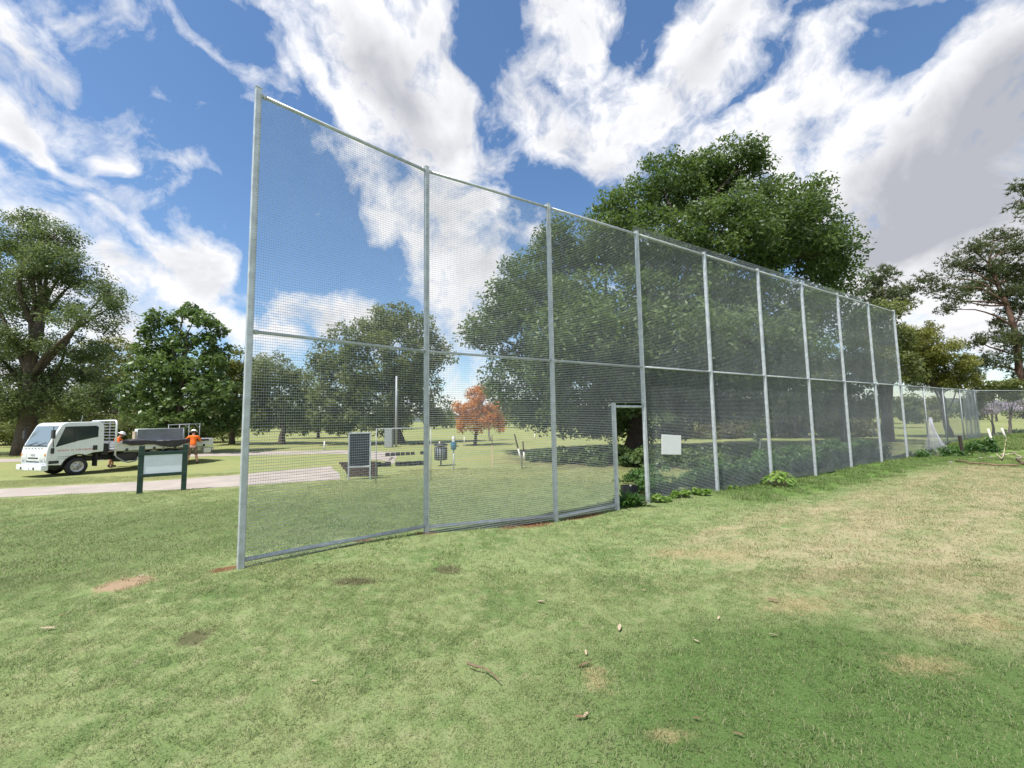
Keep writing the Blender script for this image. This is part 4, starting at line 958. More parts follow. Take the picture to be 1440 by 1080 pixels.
MB().box((-0.98, 0.1, 1.0), (0.26, 1.3, 0.5)).obj('engine_cover', M_dark, truck, bevel=0.03)
# headboard, tray and dropsides
TX0, TX1, TZ = -1.22, -5.45, 0.93
hb = MB().tube([(TX0, 1.0, 0.70), (TX0, 1.0, 2.10), (TX0, 0.97, 2.20), (TX0, 0.88, 2.26), (TX0, -0.88, 2.26), (TX0, -0.97, 2.20), (TX0, -1.0, 2.10), (TX0, -1.0, 0.70)], 0.036, 10).obj('headboard', M_white, truck, True)
for k in range(9): MB().tube([(TX0, -0.98, 1.06 + k * .135), (TX0, 0.98, 1.06 + k * .135)], 0.017, 6).obj('rung', M_grey, hb)
for y in (-.5, 0, .5): MB().box((TX0, y, 1.6), (0.03, 0.04, 1.26)).obj('stanchion', M_grey, hb)
MB().tube([(TX0, 1.0, 0.75), (TX0 - .06, 1.01, 0.62), (TX0 - .32, 1.01, 0.42), (TX0 - .52, 1.01, 0.36), (TX0 - .78, 1.01, 0.40), (TX0 - .90, 1.01, 0.55), (TX0 - .92, 1.0, 0.88)], 0.032, 8).obj('side_step', M_grey, truck, True)
MB().box(((TX0 + TX1) / 2, 0, TZ), (TX0 - TX1, 2.02, 0.08)).obj('tray_floor', M_trayw, truck, bevel=0.01)
for sy in (1, -1):
    for j, (xa, xb) in enumerate(((TX0 - .04, -3.05), (-3.13, TX1 + .04))):
        ds = MB().box(((xa + xb) / 2, sy * 1.025, TZ + .17), (xa - xb, 0.03, 0.36)).obj('dropside', M_trayw, truck, bevel=0.008)
        for z in (.06, .27): MB().box(((xa + xb) / 2, sy * 1.044, TZ + z), (xa - xb - .06, 0.012, 0.03)).obj('rib', M_trayw, ds)
        for f in (.2, .8): MB().box((xa + (xb - xa) * f, sy * 1.05, TZ + .0), (0.09, 0.03, 0.12)).obj('hinge', M_dark, ds)
    MB().box((-3.09, sy * 1.03, TZ + .16), (0.06, 0.05, 0.42)).obj('stake_post', M_grey, truck)
tg = MB().box((TX1, 0, TZ + .17), (0.03, 2.0, 0.36)).obj('tailgate', M_trayw, truck, bevel=0.008)
MB().box((TX1 - .05, 0, 0.72), (0.06, 1.9, 0.16)).obj('rear_bar', M_white, truck, bevel=0.01)
for sy in (1, -1): MB().box((TX1 - .09, sy * .80, 0.72), (0.03, 0.26, 0.11)).obj('tail_light', M_redl, truck)
MB().box((-4.95, 0.98, 0.70), (0.05, 0.08, 0.30)).obj('under_bracket', M_grey, truck)
MB().box((-5.12, .95, 0.66), (.36, .30, .26)).obj('jerry_box', M_whitep, truck, bevel=.02)

def at_truck(x, y, z): 
    q = rotz(TA) @ Vector((x, y, z)); return (q[0] + truck.location[0], q[1] + truck.location[1], q[2] + truck.location[2])
# rear rack frame lying on the tray
rk = empty('pipe_rack', at_truck(-4.72, -0.3, TZ + .04), TA); tag(rk, 'thin pipe rack standing at the rear of the truck tray', 'rack')
for y in (-.45, .45):
    MB().tube([(-.55, y, 0), (-.55, y, 1.12)], .018, 6).obj('upright', M_grey, rk, True); MB().tube([(.45, y, 0), (.45, y, 1.05)], .018, 6).obj('upright', M_grey, rk, True)
    MB().tube([(-.58, y, 1.10), (.48, y, 1.05)], .016, 6).obj('top_bar', M_grey, rk, True); MB().tube([(-.55, y, .85), (-.30, y, 1.08)], .012, 6).obj('brace', M_grey, rk, True)
# mesh panels stacked on edge on the tray
pn = empty('stacked_mesh_panels', at_truck(-3.42, 0.20, TZ + .045), TA + 0.02); tag(pn, 'framed galvanised mesh panels standing on edge on the truck tray', 'mesh panels')
PW, PHt = 2.05, 0.86
for layer in range(4):
    fr = MB(); y = -layer * 0.05
    for z in (.02, PHt): fr.tube([(-PW / 2, y, z), (PW / 2, y, z)], .022, 6)
    for x in (-PW / 2, PW / 2): fr.tube([(x, y, .02), (x, y, PHt)], .022, 6)
    fr.obj('panel_frame', M_galv, pn, True)
    WIRE, PITCH_V, PITCH_H = .0050, .04, .04; ms = wire_panel_mesh(PW, PHt - .02); WIRE, PITCH_V, PITCH_H = .0012, .026, .034; o = link('mesh_sheet', ms, pn); o.location = (-PW / 2, y, .02); o['kind'] = 'stuff'
MB().box((PW / 2 + .06, -.08, .40), (.07, .20, .74)).obj('end_board', M_cane, pn)
MB().box((-PW / 2 - .06, -.08, .46), (.06, .14, .9)).obj('end_post', mat('weathered_green_post', (0.22, 0.26, 0.18), .8), pn)
# shade cloth draped over the near side
tv = []; tq = []; nu, nv_ = 40, 12
for i in range(nu + 1):
    f = i / nu; x = TX0 - .20 - f * 3.75
    edge = -0.30 - .06 * math.sin(f * 14) - (.10 if 0.3 < f < .75 else 0) * math.sin((f - .3) / .45 * math.pi)
    for j in range(nv_ + 1):
        g_ = j / nv_
        y = 0.55 + 0.52 * min(1, g_ / .55) + (.02 * math.sin(f * 31) if g_ > .55 else 0) + (0.035 if g_ > .55 else 0)
        z = TZ + .39 + .05 * math.sin(f * 9 + g_ * 3) * (1 - g_) + .07 * math.exp(-((f - .22) / .1) ** 2) * (1 - abs(g_ - .3)) - .06 * f
        if g_ > .55: z += (g_ - .55) / .45 * (edge * (.35 + .65 * math.sin(math.pi * min(1, f * 1.15)) ** .6)) * .8
        tv.append((x, y, z + .012 * math.sin(f * 60 + j)))
for i in range(nu):
    for j in range(nv_):
        a = i * (nv_ + 1) + j; tq.append((a, a + 1, a + nv_ + 2, a + nv_ + 1))
tarp_me = quads_mesh('shade_cloth', np.array(tv), np.array(tq), M_tarp)
tarp_me.polygons.foreach_set('use_smooth', [True] * len(tarp_me.polygons))
tarp = link('shade_cloth', tarp_me); tarp.location = truck.location; tarp.rotation_euler = (0, 0, TA)
so = tarp.modifiers.new('thick', 'SOLIDIFY'); so.thickness = 0.012
tag(tarp, 'charcoal shade cloth draped over the near side of the truck tray', 'cloth')

# ------------------------------------------------------------------ people
def skin_body(name, joints, edges, mat_, parent, sub=2, root=0):
    me = bpy.data.meshes.new(name)
    me.from_pydata([j[:3] for j in joints], edges, [])
    me.materials.append(mat_)
    o = bpy.data.objects.new(name, me); COL.objects.link(o); o.parent = parent
    sk = o.modifiers.new('skin', 'SKIN'); sk.use_smooth_shade = True
    for i, j in enumerate(joints):
        me.skin_vertices[0].data[i].radius = (j[3], j[3] * (j[4] if len(j) > 4 else 1.0)); me.skin_vertices[0].data[i].use_root = (i == root)
    sd = o.modifiers.new('sub', 'SUBSURF'); sd.levels = sub; sd.render_levels = sub
    return o
def person(label, loc, rz, bend=0.0, arm_l=None, arm_r=None, legs_apart=0.12, hat=True, group=None):
    """faces local +y; bend tips the trunk forward from the hips"""
    root = empty('person', loc, rz); tag(root, label, 'person', group)
    def up(x, y, z):          # trunk coordinates above the hip, tipped forward
        y0, z0 = y, z - 0.92
        return (x, y0 * math.cos(bend) + z0 * math.sin(bend), 0.92 + z0 * math.cos(bend) - y0 * math.sin(bend))
    J = [(*up(0, 0, .94), .13, .75), (*up(0, .0, 1.10), .125, .72), (*up(0, 0, 1.28), .15, .68), (*up(0, -.01, 1.42), .12, .7), (*up(0, 0, 1.50), .055), (*up(0, .015, 1.58), .062), (*up(0, .02, 1.66), .088, 1.05), (*up(0, .015, 1.74), .07)]
    E = [(0, 1), (1, 2), (2, 3), (3, 4), (4, 5), (5, 6), (6, 7)]
    hands = {}
    for s, arm in ((-1, arm_l), (1, arm_r)):
        sh = up(s * .19, -.01, 1.40)
        el, wr, hd = arm if arm else ((s * .25, .02, 1.12), (s * .26, .10, .88), (s * .26, .13, .79))
        k = len(J); J += [(*sh, .062), (*el, .045), (*wr, .030), (*hd, .036, .6)]; E += [(3, k), (k, k + 1), (k + 1, k + 2), (k + 2, k + 3)]
        d = np.array(hd) - np.array(wr); d = d / np.linalg.norm(d); side = np.cross(d, [0, 0, 1.0]) if abs(d[2]) < .9 else np.array([0, 1.0, 0]); side /= np.linalg.norm(side); nn = np.cross(side, d)
        for q in range(4):
            b = np.array(hd) + side * (.018 * (q - 1.5)); L = (.06, .075, .07, .055)[q]; kk = len(J)
            J += [(*(b + d * .02), .009), (*(b + d * (.02 + L * .6)), .008), (*(b + d * (.02 + L) + nn * .02), .007)]; E += [(k + 3, kk), (kk, kk + 1), (kk + 1, kk + 2)]
        kk = len(J); b = np.array(hd) - side * .04 - d * .01
        J += [(*b, .010), (*(b - side * .02 + d * .03), .008)]; E += [(k + 3, kk), (kk, kk + 1)]
    for s in (-1, 1):
        k = len(J); J += [(s * .095, 0, .86, .095), (s * (.10 + legs_apart * .4), .02, .50, .062), (s * (.10 + legs_apart * .7), -.01, .28, .058), (s * (.10 + legs_apart), -.02, .09, .042), (s * (.11 + legs_apart), .12, .035, .036)]
        E += [(0, k), (k, k + 1), (k + 1, k + 2), (k + 2, k + 3), (k + 3, k + 4)]
    skin_body('body', J, E, M_skin, root)
    S = [(*up(0, 0, .90), .155, .8), (*up(0, 0, 1.10), .15, .75), (*up(0, 0, 1.28), .175, .70), (*up(0, -.01, 1.42), .13, .75), (*up(0, -.005, 1.475), .07)]
    SE = [(0, 1), (1, 2), (2, 3), (3, 4)]
    for s, arm in ((-1, arm_l), (1, arm_r)):
        sh = np.array(up(s * .20, -.01, 1.405)); el = np.array(arm[0] if arm else (s * .25, .02, 1.12)); k = len(S)
        S += [(*sh, .082), (*(sh + (el - sh) * .85), .068)]; SE += [(3, k), (k, k + 1)]
    skin_body('shirt', S, SE, M_orange, root)
    Tt = [(*up(0, 0, .95), .145, .8)]; TE = []
    for s in (-1, 1):
        k = len(Tt); Tt += [(s * .095, 0, .84, .115), (s * (.10 + legs_apart * .35), .02, .55, .092), (s * (.10 + legs_apart * .4), .015, .47, .09)]; TE += [(0, k), (k, k + 1), (k + 1, k + 2)]
    skin_body('shorts', Tt, TE, M_trouser, root)
    for s in (-1, 1):
        skin_body('boot', [(s * (.10 + legs_apart), -.03, .17, .055), (s * (.10 + legs_apart), -.03, .055, .052), (s * (.11 + legs_apart), .13, .045, .045)], [(0, 1), (1, 2)], M_boot, root)
    hc = Vector(up(0, .02, 1.69)); R3 = Matrix.Rotation(-bend, 3, 'X')
    fm = lambda q: hc + R3 @ Vector(q)
    for s in (-1, 1):
        MB().box(fm((s * .033, .088, -.015)), (.022, .012, .012), R3).obj('eye', M_eye, root, bevel=.004)
        MB().box(fm((s * .092, -.005, -.03)), (.018, .04, .062), R3).obj('ear', M_skin, root, bevel=.008)
    MB().box(fm((0, .098, -.045)), (.026, .03, .045), R3).obj('nose', M_skin, root, bevel=.01)
    MB().box(fm((0, .086, -.085)), (.05, .012, .014), R3).obj('mouth', M_lip, root, bevel=.005)
    hairb = MB(); 
    for kx in range(9):
        for kz in range(5):
            a = math.pi * (1.0 + kx / 8); e = -0.35 + kz * .38
            pass
    sph = MB().lathe([(.020, .088), (.06, .075), (.090, .035), (.098, -.01), (.097, -.06), (.08, -.085)], (0, -.012, 0.012), 'Z', 16)
    sph.v = [tuple(fm(q)) for q in sph.v]
    sph.obj('hair', M_hair, root, True)
    if hat:
        ht = MB().lathe([(.03, .125), (.085, .112), (.108, .07), (.112, .03), (.175, .012), (.172, .004), (.108, .018), (.05, .05)], (0, .0, 0.0), 'Z', 20)
        ht.v = [tuple(fm(q)) for q in ht.v]
        ht.obj('hat', M_hat, root, True)
    return root
p1 = ground_at(270, 653)
person('worker in orange shirt and brown shorts standing with back turned at the tray rear', p1, math.radians(35), 0.28,
       ((-.30, .30, 1.18), (-.22, .52, 1.20), (-.21, .60, 1.20)), ((.30, .30, 1.14), (.24, .50, 1.10), (.23, .58, 1.09)))
p2 = at_truck(-2.25, -1.42, 0)
person('worker in orange shirt leaning over the far side of the tray behind the headboard', (p2[0], p2[1], hz(p2[0], p2[1])), TA + math.radians(50), 0.42,
       ((-.32, .34, 1.16), (-.30, .56, 1.20), (-.30, .64, 1.20)), ((.32, .34, 1.14), (.30, .56, 1.16), (.30, .64, 1.16)))

# ------------------------------------------------------------------ sign board by the path
sl, sr = ground_at(196, 694.5), ground_at(258, 689.5)
sa = math.atan2(sr[1] - sl[1], sr[0] - sl[0]); sd_ = float(np.hypot(*(sr - sl)[:2]))
sign = empty('sign_board', sl, sa); tag(sign, 'blank pale board between two dark green posts beside the footpath', 'sign')
for x in (0, sd_): MB().box((x, 0, .56), (.115, .10, 1.40)).obj('post', M_green, sign, bevel=.008)
for z in (1.05, .47): MB().box((sd_ / 2, -.012, z), (sd_ + .11, .11, .085)).obj('rail', M_green, sign, bevel=.006)
MB().box((sd_ / 2, -.03, .76), (sd_ - .12, .02, .495)).obj('board', M_board, sign, bevel=.003)

# ------------------------------------------------------------------ things beyond the mesh
fb = ground_at(490, 675); fb2 = ground_at(515, 673); fa = math.atan2(fb2[1] - fb[1], fb2[0] - fb[0]) * 0.4; fw = 0.64
board = empty('framed_board', fb, fa); tag(board, 'dark panel in an upright galvanised frame standing by the low brick wall', 'board')
for x in (0, fw): MB().box((x, 0, .72), (.045, .045, 1.5)).obj('leg', M_galv, board, bevel=.004)
for z in (1.45, .40): MB().box((fw / 2, 0, z), (fw - .046, .045, .05)).obj('rail', M_galv, board, bevel=.004)
MB().box((fw / 2, 0, .925), (fw - .05, .02, 1.0)).obj('panel', M_panel, board)
# low brick wall
wb = ground_at(474, 672); wall = empty('brick_wall', (wb[0] + .05, wb[1] + .25, wb[2]), 0.03); tag(wall, 'low dark brown brick wall at the end of the footpath', 'wall')
bme = MB().box((0, 0, 0), (.225, .105, .070)).mesh('brick', M_brick)
for row in range(6):
    for k in range(6):
        xl = .30 * (1 - row / 5); x0 = max(xl, k * .237 - (.118 if row % 2 else 0)); x1 = min(1.25, (k + 1) * .237 - (.118 if row % 2 else 0)) - .011
        if x1 - x0 < .05: continue
        o = link('brick', bme, wall, bevel=.004); o.location = ((x0 + x1) / 2 - .08, rng.normal() * .003, .04 + row * .082); o.scale = ((x1 - x0) / .225, 1, 1)
mo = MB().prism([(.24, .0), (1.15, .0), (1.15, .475), (-.06, .475)], -.02, .045).obj('mortar', M_mortar, wall)
# rows of small black blocks
blk = MB().box((0, 0, .07), (.19, .17, .20)).mesh('black_block', M_pot)
ORD = ['first', 'second', 'third', 'fourth', 'fifth', 'sixth', 'seventh', 'eighth', 'ninth', 'tenth', 'eleventh', 'twelfth', 'thirteenth', 'fourteenth']
def block_row(px0, px1, py0, py1, n, label, skip=()):
    a, b = ground_at(px0, py0), ground_at(px1, py1)
    m_ = -1
    for k0 in range(n):
        if k0 in skip: continue
        m_ += 1; k = m_; f = k0 / (n - 1); x, y = a[0] + (b[0] - a[0]) * f, a[1] + (b[1] - a[1]) * f
        o = link('black_block', blk, None, bevel=.012); o.location = (x, y, hz(x, y)); o.rotation_euler = (0, 0, rng.normal() * .12); s = 1 + rng.normal() * .08; o.scale = (s, s, s)
        tag(o, ORD[k] + ' ' + label, 'block', 'low rows of small black blocks')
block_row(531, 595, 656.5, 654, 10, 'black block from the left in the nearest low row behind the second post', skip=(3,))
block_row(545, 594, 641.5, 639, 8, 'black block from the left in the middle low row behind the second post', skip=(6,))
block_row(516, 594, 627, 625, 14, 'black block from the left in the farthest low row behind the second post', skip=(6, 7))
# thin goal-like frame
fr0 = ground_at(528.5, 680); fr1 = ground_at(606, 676)
gf = empty('pipe_goal', fr0); tag(gf, 'thin pipe frame with a level top bar behind the second tall post', 'frame')
dv = fr1 - fr0
MB().tube([(0, 0, -.1), (0, 0, 1.62)], .016, 6).obj('upright', M_grey, gf, True); MB().tube([(dv[0], dv[1], -.1), (dv[0], dv[1], 1.62)], .016, 6).obj('upright', M_grey, gf, True)
MB().tube([(0, 0, 1.6), (dv[0], dv[1], 1.6)], .014, 6).obj('top_bar', M_grey, gf, True)
# light pole with cabinet
lp = ground_at(557, 629); pole = empty('grey_pole', lp); tag(pole, 'slim grey pole with a grey cabinet at its foot behind the first mesh bay', 'pole')
MB().tube([(0, 0, -.2), (0, 0, 5.0)], [.09, .07], 10).obj('shaft', M_grey, pole, True); MB().box((-.50, 0, .65), (.55, .4, 1.3)).obj('cabinet', M_grey, pole, bevel=.03)

# litter bin on a post
bp = ground_at(620, 655); bn = empty('litter_bin', bp); tag(bn, 'dark slatted litter bin on a short stem right of the second post', 'bin')
MB().tube([(0, 0, -.1), (0, 0, .3)], .03, 8).obj('stem', M_dark, bn, True)
MB().lathe([(.17, .22), (.22, .24), (.235, .74), (.17, .76)], (0, 0, 0), 'Z', 12).obj('liner', M_grey, bn, True)
sl_me = MB().box((0, 0, .49), (.035, .02, .50)).mesh('slat', M_pot)
for k in range(14):
    a = k * 2 * math.pi / 14; o = link('slat', sl_me, bn); o.location = (.245 * math.cos(a), .245 * math.sin(a), 0); o.rotation_euler = (0, 0, a + math.pi / 2)
MB().lathe([(.27, .79), (.29, .82), (.27, .85), (.05, .90)], (0, 0, 0), 'Z', 12).obj('lid', M_pot, bn, True)
# ball washer
bw = ground_at(638, 661); ws = empty('ball_washer', bw); tag(ws, 'blue ball washer with white top on a thin post', 'ball washer')
MB().tube([(0, 0, -.1), (0, 0, .75)], .022, 8).obj('post', M_galv, ws, True); MB().lathe([(.05, .72), (.10, .76), (.11, .98), (.08, 1.03)], (0, 0, 0), 'Z', 12).obj('tank', M_blue, ws, True)
MB().lathe([(.05, 1.03), (.06, 1.08), (.06, 1.20), (.02, 1.24)], (0, 0, 0), 'Z', 10).obj('cap', M_whitep, ws, True); MB().box((.14, 0, .86), (.09, .05, .03)).obj('handle', M_dark, ws)
# marker stake
mk = ground_at(692.5, 659); st = empty('marker_stake', mk); tag(st, 'pale orange timber stake with a dark tip in front of the orange tree', 'stake')
MB().box((0, 0, .40), (.045, .045, .95)).obj('shaft', M_stake, st, bevel=.004); MB().box((0, 0, 1.06), (.022, .022, .36)).obj('tip', M_dark, st)
# leaning stakes with white sleeves
lb = ground_at(734, 659); ls = empty('leaning_stakes', lb); tag(ls, 'pair of dark leaning stakes with white lower sleeves left of the third post', 'stakes')
MB().tube([(0, 0, -.1), (0, 0, .5)], .018, 6).obj('support', M_dark, ls, True)
for dx, ddx, t_ in ((-.02, -.24, 1.28), (.10, -.05, 1.0)):
    a = np.array((dx, 0, .28)); b = np.array((dx + ddx, .03, t_)); m_ = a + (b - a) * .45
    MB().tube([a, m_], .034, 8).obj('sleeve', M_whitep, ls, True); MB().tube([m_, b], .028, 7).obj('stake', M_dstake, ls, True)
# small white markers on the field
for px, py, h, lab in [(456, 633, .55, 'short white marker post on the grass left of the framed board'), (653, 623, .45, 'short white marker post on the far field left of the orange tree trunk'), (752, 618, .5, 'short white marker post on the far field left of the third tall post'), (618, 628, .3, 'tiny white marker post beside the ball washer')]:
    q = ground_at(px, py); o = empty('marker_post', q); tag(o, lab, 'marker', 'white marker posts on the field')
    MB().tube([(0, 0, -.1), (0, 0, h)], .05, 8).obj('shaft', M_whitep, o, True); MB().lathe([(.054, h), (.054, h + .03), (.02, h + .06)], (0, 0, 0), 'Z', 8).obj('cap', M_whitep, o, True)

# ------------------------------------------------------------------ right-hand mound: stakes, net, litter
for px, py, px2, py2, lab in [(1397.5, 625, 1389.5, 603, 'left one of two white plastic stakes on the mound'), (1415, 618, 1408.5, 602, 'right one of two white plastic stakes on the mound')]:
    g = ground_at(px, py); t_ = at(px2, py2, g[1]) - g
    o = MB().tube([-t_ / np.linalg.norm(t_) * .15, t_], .038, 10).obj('white_stake', M_whitep, None, True); o.location = g; tag(o, lab, 'stake')
g = ground_at(1352.5, 632); t_ = at(1348, 610, g[1]) - g
o = MB().box((0, 0, 0.33), (.10, .07, .95), Matrix.Rotation(math.atan2(t_[0], t_[2]), 3, 'Y')).obj('dark_stake', M_dstake, None, bevel=.01); o.location = g; tag(o, 'dark weathered timber stake on the mound beside the loose net', 'stake')
# loose mesh tail spilling from the low fence
nv0 = ground_at(1316, 641); V = []; Q = []; nu, nw = 46, 40
top_c = np.array([LOW[0][0] - .12, LOW[0][1] - .30, hz(*LOW[0][:2]) + 1.5]); bot_c = np.array([nv0[0], nv0[1], hz(nv0[0], nv0[1]) + .03]); lat = np.array([.75, -.66])
for i in range(nu + 1):
    f = i / nu; c_ = top_c + (bot_c - top_c) * np.array([f ** 1.5, f ** 1.5, min(1, f * 1.06)])
    for j in range(nw + 1):
        u = j / nw - .5; hw = .10 + .95 * f ** 2.4
        x = c_[0] + lat[0] * (u * 2 + .35 * f ** 2) * hw * .55 + .12 * math.cos(u * 4) * f; y = c_[1] + lat[1] * (u * 2 + .35 * f ** 2) * hw * .55 - .25 * math.cos(u * 3) * f
        z = max(c_[2], hz(x, y) + .02) + .02 * math.sin(u * 25 + f * 4) * (.4 + f); V.append((x - nv0[0], y - nv0[1], z - nv0[2]))
me = bpy.data.meshes.new('loose_net')
E_ = [];
for i in range(nu + 1):
    for j in range(nw + 1):
        a = i * (nw + 1) + j
        if j < nw: E_.append((a, a + 1))
        if i < nu: E_.append((a, a + nw + 1))
Vn = np.array(V); VV = []; QQ = []
for a, b in E_:
    p_, q_ = Vn[a], Vn[b]; d = q_ - p_; d = d / (np.linalg.norm(d) + 1e-9); s1 = np.cross(d, [.3, .2, .9]); s1 /= np.linalg.norm(s1); s2 = np.cross(d, s1); r = .0034; k = len(VV)
    for e in (p_, q_): VV += [e + s1 * r, e - s1 * r * .5 + s2 * r * .87, e - s1 * r * .5 - s2 * r * .87]
    for m_ in range(3): QQ.append((k + m_, k + (m_ + 1) % 3, k + 3 + (m_ + 1) % 3, k + 3 + m_))
net = link('loose_net', quads_mesh('loose_net', np.array(VV), np.array(QQ), M_net)); net.location = nv0
tag(net, 'loose end of mesh spilling down onto the grass from the low fence', 'net')
# canes / hose lines and stones on the mound
def on_ground_line(name, label, pts, r, m_, cat, lift=0.07, group=None):
    g0 = ground_at(*pts[0]); P3 = []
    for (a, b) in zip(pts[:-1], pts[1:]):
        ga, gb = ground_at(*a), ground_at(*b)
        for k in range(6):
            q = ga + (gb - ga) * k / 6; P3.append((q[0] - g0[0], q[1] - g0[1], hz(q[0], q[1]) + lift + rng.normal() * .012 - g0[2]))
    o = MB().tube(P3, r, 6).obj(name, m_, None, True); o.location = g0; tag(o, label, cat, group)
on_ground_line('dry_cane', 'long pale dry cane lying from the loose net towards the right', [(1320, 638), (1345, 640), (1368, 641)], .016, M_cane, 'cane')
on_ground_line('dry_cane', 'pale dry cane slanting up the mound below the white stakes', [(1402, 641), (1408, 633), (1418, 622)], .016, M_cane, 'cane')
on_ground_line('dry_cane', 'long pale dry cane lying along the mound at the right edge', [(1408, 642), (1425, 640), (1448, 637)], .018, M_cane, 'cane')
on_ground_line('dead_branch', 'dark dead branch lying in the long grass under the mound', [(1345, 650), (1368, 654), (1395, 656), (1440, 658)], .028, M_twig, 'branch')
on_ground_line('dead_branch', 'reddish dead branch at the right edge of the mound', [(1428, 628), (1436, 632), (1450, 634)], .035, M_bark_r, 'branch')
for k, (px, py, s, lab) in enumerate([(1378, 633, .13, 'pale stone on the mound left of the left white stake'), (1392, 631, .16, 'pale stone at the foot of the left white stake'), (1401, 630, .12, 'pale stone between the two white stakes'), (1333, 625, .14, 'pale stone near the low fence foot left of the dark stake'), (1410, 639, .15, 'pale stone below the right white stake'), (1425, 624, .15, 'pale stone right of the right white stake'), (1337, 651, .13, 'pale stone in the long grass right of the loose net'), (1432, 645, .16, 'pale stone at the right end of the mound')]):
    s *= .62; q = ground_at(px, py); mbs = MB()
    pr_ = [(s * .55 * (1 + .2 * rng.normal()), -.03), (s, .02), (s * .9, s * .4), (s * .35, s * .62)]
    mbs.lathe(pr_, (0, 0, 0), 'Z', 8); mbs.v = [(x * (1 + .15 * rng.normal()), y * (.8 + .15 * rng.normal()), z) for x, y, z in mbs.v]
    o = mbs.obj('stone', M_rock, None, bevel=.01); o.location = q; tag(o, lab, 'stone', 'stones on the mound')
shrub('weed_clump', 'dark green weed clump at the foot of the low fence right of the dark stake', ground_at(1378, 628), .8, .6, .5, L_shrub, .14, 900, cat='weeds')
shrub('weed_clump', 'dark green weed clump left of the dark stake', ground_at(1335, 632), .7, .5, .35, L_shrub, .12, 700, cat='weeds')
for i, s_, d, rx, h, lab in [(3, .95, .8, .5, .22, 'low weeds behind the mesh under the left edge of the white notice'), (3, 1.3, .8, .7, .26, 'low weeds behind the mesh under the right edge of the white notice'), (3, 2.1, 1.0, .8, .34, 'taller weeds behind the mesh left of the fifth post'),
                             (3, 2.0, 2.0, .8, .28, 'weeds well behind the mesh below the white notice'), (3, 2.9, 2.4, 1.0, .36, 'weeds well behind the mesh left of the fifth post')]:
    shrub('weed_clump', lab, behind(i, s_, d), rx, rx * .7, h, L_shrub, .09, 800, 'weeds behind the fence', cat='weeds', clump=.14)
shrub('weed_clump', 'low green weed clump beside the loose net', ground_at(1293, 644), .4, .3, .2, L_shrub, .10, 300, cat='weeds')
shrub('weed_clump', 'green weed clump on the crest of the mound at the right edge', ground_at(1430, 612), 1.2, .7, .4, L_shrub, .14, 900, cat='weeds')

# ------------------------------------------------------------------ fallen leaves and twigs on the lawn
def fallen_leaf(px, py, L, ang, m_, label, curl=.25):
    L *= .82
    q = ground_at(px, py); mb = MB(); n = 6
    vs = []; fs = []
    for k in range(n + 1):
        f = k / n; wd = L * .15 * math.sin(math.pi * min(1, f * .92 + .06)) ** .8; x = (f - .5) * L; zc = .022 + curl * L * (f - .4) ** 2
        vs += [(x, -wd, zc + wd * .5), (x, 0, zc), (x, wd, zc + wd * .5)]
    for k in range(n):
        for j in range(2): a = k * 3 + j; fs.append((a, a + 3, a + 4, a + 1))
    mb.add(vs, fs); mb.tube([(L * .48, 0, .036 + curl * L * .3), (L * .66, 0.01, .03)], .002, 4)
    o = mb.obj('fallen_leaf', m_, None, True); o.location = q; o.rotation_euler = (rng.normal() * .15, rng.normal() * .15, ang)
    s_ = o.modifiers.new('thick', 'SOLIDIFY'); s_.thickness = .0012
    tag(o, label, 'leaf', 'fallen leaves on the lawn')
for a in [(872, 886, .125, 1.25, M_dryleaf, 'largest pale dry leaf, standing up on the dark green patch of lawn'), (761, 849, .10, -.4, M_dryleaf, 'pale curled leaf on the lawn below the third post'), (905, 833, .07, .3, M_dryleaf, 'small pale leaf below the doorway, on the edge of the green patch'),
          (1087, 847, .12, -.6, M_brownleaf, 'brown leaf on the straw patch in mid lawn'), (1088, 897, .10, 0, M_dryleaf, 'pale leaf lying flat on the lawn right of the largest leaf'), (824, 921, .07, 1.5, M_dryleaf, 'small pale leaf at the top of the bare spot in the foreground'), (823, 939, .12, .2, M_brownleaf, 'brown leaf on the bare spot in the foreground'),
          (815, 1013, .08, .1, M_brownleaf, 'brown leaf of a pair near the bottom of the lawn'), (824, 1011, .075, 1.0, M_dryleaf, 'pale leaf of a pair near the bottom of the lawn'), (981, 1016, .06, -.8, M_brownleaf, 'dark small leaf in the near green grass'), (1038, 1038, .07, -.5, M_brownleaf, 'brown leaf near the bottom edge right of centre'),
          (67, 887, .12, .4, M_dryleaf, 'pale leaf far out on the left lawn'), (87, 868, .06, 1, M_brownleaf, 'small brown leaf above the pale one on the left lawn'), (441, 962, .05, .2, M_dryleaf, 'tiny pale leaf in the left foreground'), (199, 812, .06, .3, M_whitep, 'white scrap at the edge of the sandy bare patch'),
          (1010, 872, .07, .9, M_dryleaf, 'small pale leaf on the straw streak left of the brown leaf'), (806, 850, .05, .7, M_dryleaf, 'tiny pale leaf right of the curled leaf'), (980, 905, .06, 2.1, M_dryleaf, 'small pale leaf on the green patch right of the largest leaf')]:
    fallen_leaf(*a)
def twig(label, pts, r):
    g0 = ground_at(*pts[0]); P3 = [ground_at(*p_) - g0 + np.array([0, 0, .045]) for p_ in pts]
    o = MB().tube(P3, [r * (1 - .6 * i / len(pts)) for i in range(len(pts))], 5).obj('twig', M_twig, None, True); o.location = g0; tag(o, label, 'twig')
twig('curved brown twig lying in the left foreground grass', [(658, 942), (668, 946), (680, 948), (692, 956), (703, 967)], .008)

